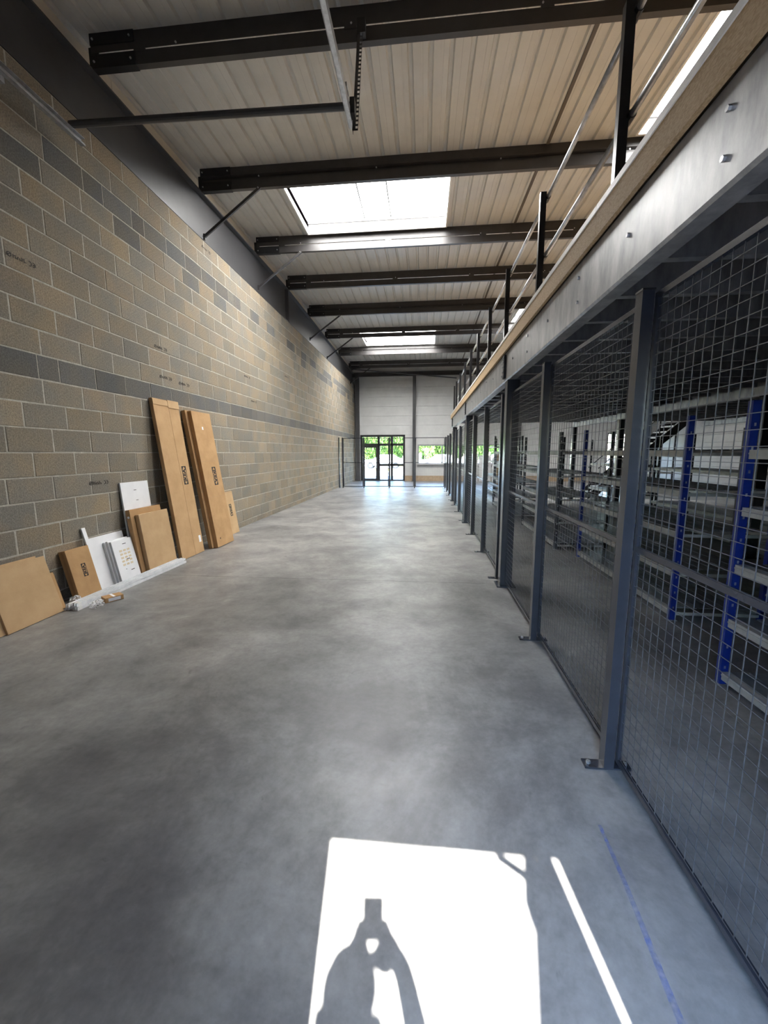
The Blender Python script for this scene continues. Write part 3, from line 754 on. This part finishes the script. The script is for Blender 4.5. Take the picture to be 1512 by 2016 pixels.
rack(2.6, 15.2, 2.4, .8, 'dark-posted shelf rack standing beyond the end of the mezzanine', DK, H=2.1, levels=(.1, .7, 1.25, 1.8))
rack(5.2, 2.0, 2.4, .8, 'shelf rack in the middle row opposite the blue racks', DK, H=1.85)
rack(5.2, 4.6, 2.4, .8, 'shelf rack in the middle row beside the inner mezzanine column', DK, H=1.85)
rack(5.3, 7.4, 2.6, .8, 'shelf rack in the middle row between two inner columns', DK, H=2.0)
rack(5.4, 11.5, 2.4, .8, 'shelf rack in the middle row close to the stair', DK, H=2.0)
rack(8.2, 2.6, 2.5, .8, 'shelf rack in the outer row along the ribbed side wall', DK, H=2.0)
rack(8.2, 7.2, 2.5, .8, 'shelf rack in the outer row below the third beam', DK, H=2.0)
rack(8.6, 16.5, 2.5, .8, 'shelf rack standing beyond the foot of the stair', DK, H=2.3, levels=(.1, .8, 1.5))

# staircase up to the mezzanine
st = thing('staircase', 'dark steel staircase rising to the mezzanine behind the racks', 'staircase', (6.0, 15.0, 0))
rise = 2.89; run = 3.1; ns = 15
for y in (0, .85):
    MB().bar((-.15, y, 0.02), (run, y, rise - .03), .02, .24).build('stringer', BLACK, st)
for k in range(ns):
    f = (k + 1) / ns; MB().box(run * f - .24, run * f + .02, .01, .84, rise * f - .04, rise * f).build('tread', GALV, st)
for y in (0, .85):
    for f in (.05, .35, .65, .97): MB().bar((run * f, y, rise * f), (run * f, y, rise * f + .95), .03, .03).build('baluster', BLACK, st)
    MB().tube((run * .03, y, rise * .03 + .95), (run, y, rise + .95), .02).build('handrail', BLACK, st)
# stacked cartons and boards past the racks
for i, (dx, dz, wd) in enumerate(((0, .135, .5), (.03, .43, .46), (-.02, .76, .42))):
    zz = (.14, .74, 1.29)[i]
    t = thing('carton', ['brown carton on the lowest shelf of the far rack', 'brown carton on the second shelf of the far rack', 'brown carton on the third shelf of the far rack'][i], 'box', (2.72 + dx, 15.75, zz), 0)
    box('carton_body', 0, .5, 0, wd, 0, .28, CARD, t, bevel=.004); box('tape', -.001, .501, wd / 2 - .025, wd / 2 + .025, .278, .2815, TAPE, t)
for i in range(3):
    t = thing('white_board', ['white upright board under the window, next to the long fence', 'middle white upright board under the window', 'white upright board under the window, toward the staircase'][i], 'board', (2.35 + i * .72, 23.247, 0))
    t.rotation_euler = (rad(-5), 0, 0); t.location.z = .002
    box('board_face', 0, .66, 0, .03, 0, 1.55 - .1 * i, WHITE, t); box('edge_band', -.004, 0, 0, .03, 0, 1.55 - .1 * i, GREYB, t)

# ------------------------------------------------------------------ goods leaning on the block wall
WALLX = XL + .004
def lean(name, label, cat, y0, y1, L, a, t, g, material, group=None, edge=None, bevel=.004):
    """slab standing on its rear bottom edge, rear top edge g in front of the wall; local x=along wall, z=up the slab, y=thickness toward the room"""
    a = rad(a); s, c = math.sin(a), math.cos(a)
    e = thing(name, label, cat, (WALLX + g + L * s, y0, 0.0), 0, group)
    e.matrix_world = Matrix(((0, c, -s, e.location.x), (1, 0, 0, y0), (0, s, c, .0), (0, 0, 0, 1)))
    o = box('body', 0, y1 - y0, 0, t, 0, L, material, e, bevel=bevel)
    if edge: box('edge_band', -.0012, 0, .0, t, 0, L, edge, e)
    return e
# letters for the printed mark
def text_mesh(s, size, extr=.0006):
    cu = bpy.data.curves.new('txt', 'FONT'); cu.body = s; cu.size = size; cu.extrude = extr; cu.offset = size * .045; cu.align_x = 'CENTER'; cu.align_y = 'CENTER'; cu.resolution_u = 3
    ob = bpy.data.objects.new('txt', cu); C.objects.link(ob)
    dg = bpy.context.evaluated_depsgraph_get(); me = bpy.data.meshes.new_from_object(ob.evaluated_get(dg))
    bpy.data.objects.remove(ob); bpy.data.curves.remove(cu); return me
def logo(par, cx, cz, size, t, rot):
    """dark rectangle with an oval cut out and four bold letters, printed on the front face (local y = t)"""
    w_, h_ = size, size * .40
    M = Matrix(((1, 0, 0, cx), (0, 0, 1, t + .0008), (0, 1, 0, cz), (0, 0, 0, 1))) 
    # viewed from the room: local +x runs to the right, z up
    Rm = Matrix.Rotation(rad(rot), 4, 'Z')
    mb = MB(); n = 40
    ring = []
    ca = math.atan2(h_, w_)
    angs = sorted([2 * math.pi * k / 40 for k in range(40)] + [ca, math.pi - ca, math.pi + ca, 2 * math.pi - ca]); n = len(angs)
    for th in angs:
        cx_, cy_ = math.cos(th), math.sin(th)
        s = min(1 / max(abs(cx_), 1e-6) * w_ / 2, 1 / max(abs(cy_), 1e-6) * h_ / 2)
        u = math.atan2(cy_ * w_, cx_ * h_); ring.append(((w_ * .465 * math.cos(u), h_ * .415 * math.sin(u)), (cx_ * s, cy_ * s)))
    for k in range(n):
        (a, b), (c, d) = ring[k], ring[(k + 1) % n]
        mb.quad((a[0], a[1], 0), (b[0], b[1], 0), (d[0], d[1], 0), (c[0], c[1], 0))
    me = mb.mesh('printed_mark', INK, fix=False); me.transform(M @ Rm)
    o = link('printed_mark', me, par)
    tm = text_mesh('IKEA', size * .33); tm.materials.clear(); tm.materials.append(INK)
    tm.transform(Matrix.Scale(1.0, 4) @ Matrix.Diagonal((1.0, 1.05, 1, 1))); tm.transform(M @ Rm)
    link('printed_letters', tm, par)
    return o
G1 = 'flat cartons leaning on the block wall'
# A: stack of flat cartons
tA = .022
xs = [(3.10, 3.675, .60, 'flat plain cardboard sheet leaning foremost in its stack by the bundle of rails'), (3.04, 3.61, .615, 'second flat cardboard sheet, peeking above the foremost sheet'),
      (3.2, 3.745, .40, 'shorter flat carton third in the stack with stepped edges'), (3.2, 3.765, .36, 'shorter flat carton fourth in the stack with stepped edges'), (3.18, 3.775, .31, 'shortest flat carton next to the wall in the stack with stepped edges')]
gacc = 0
for i in (4, 3, 2, 1, 0):
    y0, y1, L, lab = xs[i]
    a = 15.0
    # parallel stack: keep every rear face touching the one behind
    base = WALLX + .60 * math.sin(rad(a)) + gacc / math.cos(rad(a))
    g = base - WALLX - L * math.sin(rad(a))
    e = lean('flat_carton', lab, 'carton', y0, y1, L, a, tA - .0005, g, CARD_PALE if i < 2 else CARD, G1, bevel=.003)
    box('fold_line', .0, y1 - y0, tA - .0005, tA - .0002, L * .5 - .001, L * .5 + .001, TAPE, e) if i > 1 else None
    if i in (3, 2): box('end_flap', y1 - y0, y1 - y0 + .004, .002, tA - .002, .02, L - .02, TAPE, e)
    gacc += tA
b = lean('carton_box', 'brown carton with printed black mark, leaning between flat sheets and white plank', 'carton', 3.945, 4.255, .56, 12.5, .085, 0, CARD, G1)
logo(b, .17, .30, .15, .085, 90); box('tape', -.0012, 0, .03, .055, 0, .56, TAPE, b)
c1 = lean('white_plank', 'narrow white plank leaning beside the marked carton', 'board', 4.262, 4.312, .775, 13.8, .018, 0, WHITE, None, GREYB, bevel=.001)
c2 = lean('white_board', 'bare white board leaning behind the packed white panels', 'board', 4.335, 4.88, .625, 11.5, .02, 0, WHITE, None, GREYB, bevel=.001)
for i in range(3):
    c3 = lean('packed_white_panel', ['rearmost white furniture panel of the packed set of three', 'middle white furniture panel of the packed set of three', 'foremost white furniture panel with ochre printed sheet'][i], 'panel',
              4.515 + .02 * i, 4.87 + .02 * (i == 2) + .005 * i, .535 + .012 * (i == 1), 11.5, .026, .041 + .0275 * i - .012 * (i == 1) * math.sin(rad(11.5)), WHITE, 'packed white panels', GREYB, bevel=.004)
pr = MB()
for q in range(5):
    for s_ in range(3): pr.box(.09 + s_ * .065, .135 + s_ * .065, .026, .0268, .2 + q * .045, .225 + q * .045)
pr.build('printed_diagram', PRINT, c3)
for (x, z, l) in ((.17, .47, .06), (.17, .27, .06), (.2, .12, .06), (.12, .15, .012)): box('printed_line', x, x + l, .026, .0272, z, z + .008, INK, c3)
wv = lean('white_shelf_board', 'tall white panel standing behind the two plain cartons', 'panel', 4.925, 5.455, 1.235, 4.6, .022, 0, WHITE, None, GREYB, bevel=.001)
for (x, z, l) in ((.23, 1.12, .05), (.25, .98, .04)): box('printed_line', x, x + l, .022, .0228, z, z + .007, INK, wv)
d1 = lean('carton_box', 'plain brown carton standing directly before the tall white panel', 'carton', 4.915, 5.545, .878, 7.2, .06, .062, CARD, G1)
MB().tube((-.0015, .03, .78), (0, .03, .78), .016, 12).build('round_sticker', WHITE, d1)
d2_ = lean('carton_box', 'plain brown carton foremost before the tall white panel', 'carton', 4.99, 5.60, .806, 7.2, .055, .137, CARD_PALE, G1)
e_ = lean('long_carton', 'tall single long carton with lengthwise fold and black mark', 'carton', 5.66, 6.28, 2.42, 6.7, .055, 0, CARD2, G1)
box('fold_line', .355, .362, .055, .0562, .0, 2.33, TAPE, e_)
box('top_flap', -.004, .34, .02, .062, 2.33, 2.405, CARD_PALE, e_); box('top_flap', .345, .62, .02, .064, 2.31, 2.425, CARD_PALE, e_)
box('address_label', .52, .58, .055, .0562, .17, .28, WHITE, e_)
logo(e_, .46, 1.27, .29, .055, 90)
f2 = lean('long_carton', 'rear one of two long cartons leaning side on, next to the small marked carton', 'carton', 6.44, 7.02, 2.325, 8.0, .068, 0, CARD, G1)
f1 = lean('long_carton', 'front one of two long cartons leaning side on, with black mark', 'carton', 6.50, 7.09, 2.32, 8.0, .068, .07, CARD, G1)
logo(f1, .36, 1.22, .32, .068, -90)
box('sticker', .24, .28, .068, .0692, 2.02, 2.07, WHITE, f1); box('packing_tape', .0, .59, .068, .0688, 1.48, 1.485, TAPE, f1); box('packing_tape', .0, .59, .068, .0688, .86, .865, TAPE, f1)
MB().tube((.13, .068, .14), (.13, .07, .14), .014, 10).build('hand_hole', INK, f1)
g_ = lean('carton_box', 'small flat carton with black mark behind the pair of long cartons', 'carton', 7.42, 7.955, .85, 8.3, .045, 0, CARD_PALE, G1)
logo(g_, .345, .48, .24, .045, -90); box('packing_tape', 0, .53, .045, .0458, .83, .838, TAPE, g_)
# rolled wrap by the wall
def roll(y, x, label):
    t = thing('wrap_roll', label, 'roll', (x, y, .03), .2)
    MB().tube((0, -.08, 0), (0, .08, 0), .03, 14).build('roll_body', WHITE, t, smooth=False)
    MB().tube((0, -.082, 0), (0, .082, 0), .012, 10).build('core', CARD, t)
roll(5.665, -3.80, 'small white wrap roll on floor beside the tall single carton')
roll(6.39, -3.78, 'small white wrap roll on floor between long cartons')

# bundle of galvanised rails wrapped in film
ux, uy = Vector((-3.60, 3.72, 0)), Vector((-3.60, 5.62, 0))
ux = Vector((-3.62, 3.70, 0)); uy = Vector((-3.578, 5.58, 0))
k = 0
prs = [(-.055, .002), (-.018, .002), (.02, .002), (.056, .002), (-.036, .036), (.0, .036), (.036, .036)]
labs = ['bottom rail at the wall side', 'bottom rail second from the wall side', 'bottom rail second from the room side', 'bottom rail at the room side', 'upper rail at the wall side', 'upper rail in the middle', 'upper rail at the room side']
rl = (uy - ux).length; rz = math.atan2(uy.y - ux.y, uy.x - ux.x)
for (dx, dz), lab in zip(prs, labs):
    sh = R.uniform(-.04, .04)
    t = thing('metal_rail', f'galvanised channel, {lab} of the bundle on the floor', 'rail', (ux.x - dx * -1, ux.y + sh, dz), rz, 'bundle of galvanised rails')
    MB().extrude([(-.0165, 0), (.0165, 0), (.0165, .033), (.0125, .033), (.0125, .004), (-.0125, .004), (-.0125, .033), (-.0165, .033)], 0, rl, ('y', 'z')).build('channel', WRAPPED, t)
    MB().box(.02, .06, -.0172, .0172, -.0006, .0338).build('end_tape', CURB, t)
def crumple(name, label, loc, sx, sy, sz, seed, cat='bag'):
    bm = bmesh.new(); bmesh.ops.create_icosphere(bm, subdivisions=4, radius=1)
    for v in bm.verts:
        n1 = mnoise.noise(v.co * 2.1 + Vector((seed, 0, 0))); n2 = mnoise.noise(v.co * 5 + Vector((0, seed, 0))); n3 = abs(mnoise.noise(v.co * 9 + Vector((seed, seed, 0))))
        v.co *= 1 + .35 * n1 + .22 * n2 - .25 * n3
        v.co.x *= sx; v.co.y *= sy; v.co.z = max(v.co.z * sz + sz * .55, .0)
    me = bpy.data.meshes.new(name); bm.to_mesh(me); bm.free(); me.materials.append(FILM)
    t = link(name, me); t.location = loc
    return tag(t, label, cat)
crumple('plastic_bag', 'crumpled clear plastic film between marked carton and rails', (-3.735, 3.865, 0), .05, .065, .06, 3)
crumple('plastic_bag', 'crumpled clear plastic film on the room side of the rails', (-3.452, 3.825, 0), .055, .08, .045, 8)
t = thing('small_carton', 'small brown carton lying on the floor beside the rails', 'box', (-3.43, 4.02, 0), rad(-32))
box('carton_body', -.06, .06, -.09, .09, 0, .055, CARD, t, bevel=.002); box('tape', -.0605, .0605, -.012, .012, .0545, .0558, WHITE, t); box('address_label', .0602, .0612, -.06, .06, .01, .045, WHITE, t)

# ------------------------------------------------------------------ outside
gd = MB().box(-60, 80, Y1 + .3, 120, -.3, -.03).build('ground_beyond', ASPHALT); struct(gd)
g2 = MB().box(-60, 80, -60, Y0 - .27, -.3, -.004).build('ground_doorway_side', TARMAC); struct(g2)
box('forecourt', -40, 60, Y1 + .3, Y1 + 7, -.05, -.02, PAVING, gd)
box('kerb', -40, 60, Y1 + 11.0, Y1 + 11.15, -.05, .1, PAVING, gd)
vg = MB().box(-40, 60, Y1 + 11.15, Y1 + 16, -.04, .06).build('grass_verge', GRASS); stuff(vg); tag(vg, 'dry yellowish grass verge beyond the forecourt', 'grass')
box('road', -40, 60, Y1 + 16, Y1 + 24, -.04, -.01, PAVING, gd)
def leafcloud(seed, n=7000):
    rr = random.Random(seed); v = []; f = []
    blobs = [(rr.uniform(-1.6, 1.6), rr.uniform(-1.2, 1.2), rr.uniform(.9, 5.0), rr.uniform(.9, 1.4)) for _ in range(16)]
    for i in range(n):
        b = rr.choice(blobs); d = Vector((rr.gauss(0, 1), rr.gauss(0, 1), rr.gauss(0, 1))).normalized() * b[3] * rr.uniform(.7, 1.05)
        p = Vector(b[:3]) + d; s = rr.uniform(.14, .3)
        u = Vector((rr.gauss(0, 1), rr.gauss(0, 1), rr.gauss(0, 1))).normalized(); w_ = u.cross(d).normalized() if u.cross(d).length > 1e-4 else Vector((1, 0, 0)); u = w_.cross(u)
        k = len(v); v += [tuple(p - u * s), tuple(p + w_ * s * .6), tuple(p + u * s), tuple(p - w_ * s * .6)]; f.append((k, k + 1, k + 2, k + 3))
    me = bpy.data.meshes.new('crown'); me.from_pydata(v, [], f); me.materials.append(LEAF); return me
crowns = [leafcloud(s) for s in (1, 2, 3)]
trunk = MB().tube((0, 0, 0), (.1, 0, 2.6), .16, 8, .08).tube((.05, 0, 1.5), (.9, .2, 3.4), .07, 6, .03).tube((.05, 0, 1.5), (-.8, -.1, 3.2), .07, 6, .03).mesh('trunk', BARK)
tx = [(-8.4 + 2.9 * k, 0) for k in range(8)] + [(-9.8 + 2.9 * k, 1) for k in range(9)]
for i, (x, row) in enumerate(tx):
    t = thing('tree', f'{ORD[i - 8 * row]} leafy green tree of the {("front", "rear")[row]} row across the road, counted from the block-wall end', 'tree', (x, Y1 + 26 + row * 4.2, -.02), i * 1.57, 'trees across the road')
    link('crown', crowns[i % 3], t).scale = (.5, .5, 1.05 + .1 * (i % 2)); link('trunk', trunk, t).scale = (.5, .5, 1)
# parked white cars
def car(x, y, label, rz=0):
    t = thing('parked_car', label, 'car', (x, y, -.01), rz)
    body = [(-2.1, .32), (-2.12, .7), (-1.95, .86), (-1.05, .98), (-.35, 1.42), (.95, 1.46), (1.65, 1.05), (2.05, .95), (2.12, .5), (2.05, .3)]
    mb = MB(); i0 = len(mb.v); n = len(body)
    for yy, k in ((-.85, .86), (-.7, 1.0), (.7, 1.0), (.85, .86)):
        for (px, pz) in body: mb.v.append((px * (1 if abs(yy) < .8 else .985), yy, pz if pz < .9 else (.9 + (pz - .9) * (1 if abs(yy) < .8 else .55))))
    for r_ in range(3):
        for k in range(n): mb.f.append((r_ * n + k, r_ * n + (k + 1) % n, (r_ + 1) * n + (k + 1) % n, (r_ + 1) * n + k))
    mb.f.append(tuple(range(n))); mb.f.append(tuple(3 * n + k for k in reversed(range(n))))
    mb.build('car_body', CARW, t)
    MB().quad((-.98, -.8, 1.0), (-.33, -.79, 1.16), (.9, -.79, 1.17), (1.45, -.8, 1.0)).quad((-.98, .8, 1.0), (-.33, .79, 1.16), (.9, .79, 1.17), (1.45, .8, 1.0)).quad((-1.06, -.6, 1.0), (-1.06, .6, 1.0), (-.42, .58, 1.4), (-.42, -.58, 1.4)).build('car_window', DARKGLASS, t, fix=False)
    for wx in (-1.3, 1.3):
        for wy in (-.86, .72):
            wh = MB().tube((wx, wy, .32), (wx, wy + .16, .32), .32, 18).build('wheel', RUBBER, t)
            MB().tube((wx, wy - .005, .32), (wx, wy + .165, .32), .18, 12).build('hub_cap', GALVS, wh)
car(-4.2, Y1 + 14.2 + 5, 'white parked car seen through the glazed door leaf'); car(1.6, Y1 + 14.4 + 5, 'white parked car seen through the window beside middle column'); car(7.3, Y1 + 14.2 + 5, 'white parked car seen behind the window band past the long fence')

# ------------------------------------------------------------------ photographer standing in the rear doorway
def skin_mesh(name, verts, edges, radii, root=0, sub=1):
    me = bpy.data.meshes.new(name); me.from_pydata([tuple(v) for v in verts], edges, [])
    o = bpy.data.objects.new(name, me); C.objects.link(o)
    sk = o.modifiers.new('skin', 'SKIN'); sk.use_smooth_shade = True
    ly = me.skin_vertices[0] if me.skin_vertices else None
    if ly is None:
        bm = bmesh.new(); bm.from_mesh(me); bm.verts.layers.skin.verify(); bm.to_mesh(me); bm.free(); ly = me.skin_vertices[0]
    for i, r in enumerate(radii):
        ly.data[i].radius = r if isinstance(r, tuple) else (r, r); ly.data[i].use_root = (i == root)
    sb = o.modifiers.new('sub', 'SUBSURF'); sb.levels = sub; sb.render_levels = sub
    dg = bpy.context.evaluated_depsgraph_get(); dg.update()
    out = bpy.data.meshes.new_from_object(o.evaluated_get(dg)); bpy.data.objects.remove(o)
    return out
def cam_pt(x, y, z): return CAM + rgt * x + upv * y - fwd * z      # phone-local point: right, up, toward the person
V = []; E = []; RD = []
def add(p, r, par=None):
    V.append(Vector(p)); RD.append(r)
    if par is not None: E.append((par, len(V) - 1))
    return len(V) - 1
pel = add((-.02, -.50, .96), (.16, .11))
sp = add((-.02, -.50, 1.14), (.145, .105), pel); ch = add((-.025, -.49, 1.34), (.165, .115), sp)
nb = add((-.035, -.47, 1.47), (.085, .08), ch); nk = add((-.042, -.44, 1.54), .055, nb)
hd = add((-.048, -.37, 1.61), (.062, .07), nk); h2 = add((-.05, -.35, 1.68), (.075, .09), hd); h3 = add((-.05, -.345, 1.75), (.062, .08), h2)
hands = []
for sx, elb, wr3 in ((-1, (-.22, -.375, 1.19), cam_pt(-.095, -.15, .055)), (1, (.215, -.335, 1.19), cam_pt(.075, -.155, .055))):
    cx = -.025
    sh = add((cx + sx * .175, -.485, 1.415), .062, ch); ua = add((cx + sx * .205, -.44, 1.3), .052, sh)
    el = add(elb, .043, ua); fa = add(Vector(elb).lerp(Vector(wr3), .4), .041, el); wr_i = add(wr3, .031, fa)
    cpos = cam_pt(-.056 - .012 if sx < 0 else .0155 + .012, -.11, .034)
    pm = add(cpos, (.024, .034), wr_i); hl = add(cam_pt(-.018 + sx * .013, -.165, .055), .03, pm)
    # four fingers wrap behind the phone's far side edge, thumb on the near face
    for q in range(4):
        yy = -.06 - q * .021
        edge = -.056 - .012 if sx < 0 else .0155 + .012
        k1 = add(cam_pt(edge, yy, .024), .0092, pm); ln = (.035, .042, .038, .028)[q]
        k2 = add(cam_pt(edge - sx * .004, yy + .004, .0155 - .004), .0082, k1)
        k3 = add(cam_pt(edge - sx * .016, yy + .006, .0245), .0074, k2)
    t1 = add(cam_pt(edge + sx * .004, -.088, .04), .0105, pm); t2 = add(cam_pt(edge - sx * .008, -.066, .034), .0092, t1); t3 = add(cam_pt(edge - sx * .02, -.052, .029), .008, t2)
for sx in (-1, 1):
    hp = add((-.02 + sx * .09, -.50, .9), .088, pel); kn = add((-.02 + sx * .105, -.485, .5), .058, hp); cf = add((-.02 + sx * .107, -.50, .36), .056, kn)
    an = add((-.02 + sx * .11, -.51, .1), .036, cf); he = add((-.02 + sx * .11, -.52, .045), .036, an); to = add((-.02 + sx * .125, -.36, .032), (.04, .026), an)
body = skin_mesh('body', V, E, RD, pel, 1)
for mm in (SKIN, SHIRT, TROUSERS, RUBBER): body.materials.append(mm)
wy = [cam_pt(-.095, -.15, .055), cam_pt(.075, -.155, .055)]
for p in body.polygons:
    c = p.center
    dhand = min((c - q).dot(Vector((0, .5, .55)).normalized()) if abs(c.x - q.x) < .2 and c.z > 1.15 and c.y > -.33 else -9 for q in wy)
    p.material_index = 3 if c.z < .085 else 2 if c.z < 1.0 else 0 if (c.z > 1.495 and c.y < -.2) or dhand > -.01 else 1
person = thing('person', 'person in a navy shirt photographing from the open rear doorway with both arms raised', 'person', (-.02, -.5, 0))
def inv(o): o.location = (.02, .5, 0); return o
inv(link('body', body, person))
bm = bmesh.new(); bmesh.ops.create_icosphere(bm, subdivisions=3, radius=1)
for v in bm.verts:
    n_ = 1 + .05 * mnoise.noise(v.co * 4); v.co = Vector((v.co.x * .083 * n_, v.co.y * .102 * n_, v.co.z * .09 * n_))
bmesh.ops.delete(bm, geom=[v for v in bm.verts if v.co.z < -.02 and v.co.y > -.03 or v.co.z < -.06], context='VERTS')
me = bpy.data.meshes.new('hair'); bm.to_mesh(me); bm.free(); me.materials.append(HAIR); o = link('hair', me, person); o.location = (-.03, .14, 1.745); 
fc = MB()
for sx in (-1, 1): fc.tube((-.05 + sx * .03, -.272, 1.665), (-.05 + sx * .03, -.262, 1.663), .011, 8)
inv(fc.build('eyes', DARKGLASS, person))
inv(MB().tube((-.05, -.285, 1.65), (-.05, -.25, 1.632), .008, 8, .013).build('nose', SKIN, person)); inv(MB().box(-.073, -.027, -.279, -.268, 1.594, 1.601).build('mouth', mat('lips', srgb(160, 90, 84), None, 5, .5), person))
for sx in (-1, 1): inv(MB().tube((-.05 + sx * .077, -.36, 1.655), (-.05 + sx * .09, -.365, 1.66), .026, 10, .02).build('ear', SKIN, person))
# phone in the hands, its lens at the camera point
ph = thing('smartphone', 'dark smartphone held up in both hands in the rear doorway', 'phone', CAM)
ph.matrix_world = cam.matrix_world
MB().box(-.056, .0155, -.117, .030, .010, .018).build('phone_body', BLACK, ph, bevel=.003)
MB().box(-.052, .0115, -.113, .026, .018, .0184).build('screen', DARKGLASS, ph)
o = MB().box(-.024, .013, -.026, .0115, .0075, .010).build('camera_bump', BLACK, ph)
for q, (a, b) in enumerate(((-.016, .004), (-.016, -.017), (.003, -.0065))): MB().tube((a, b, .0066), (a, b, .0075), .0062, 12).build('lens_ring', GALV, o)
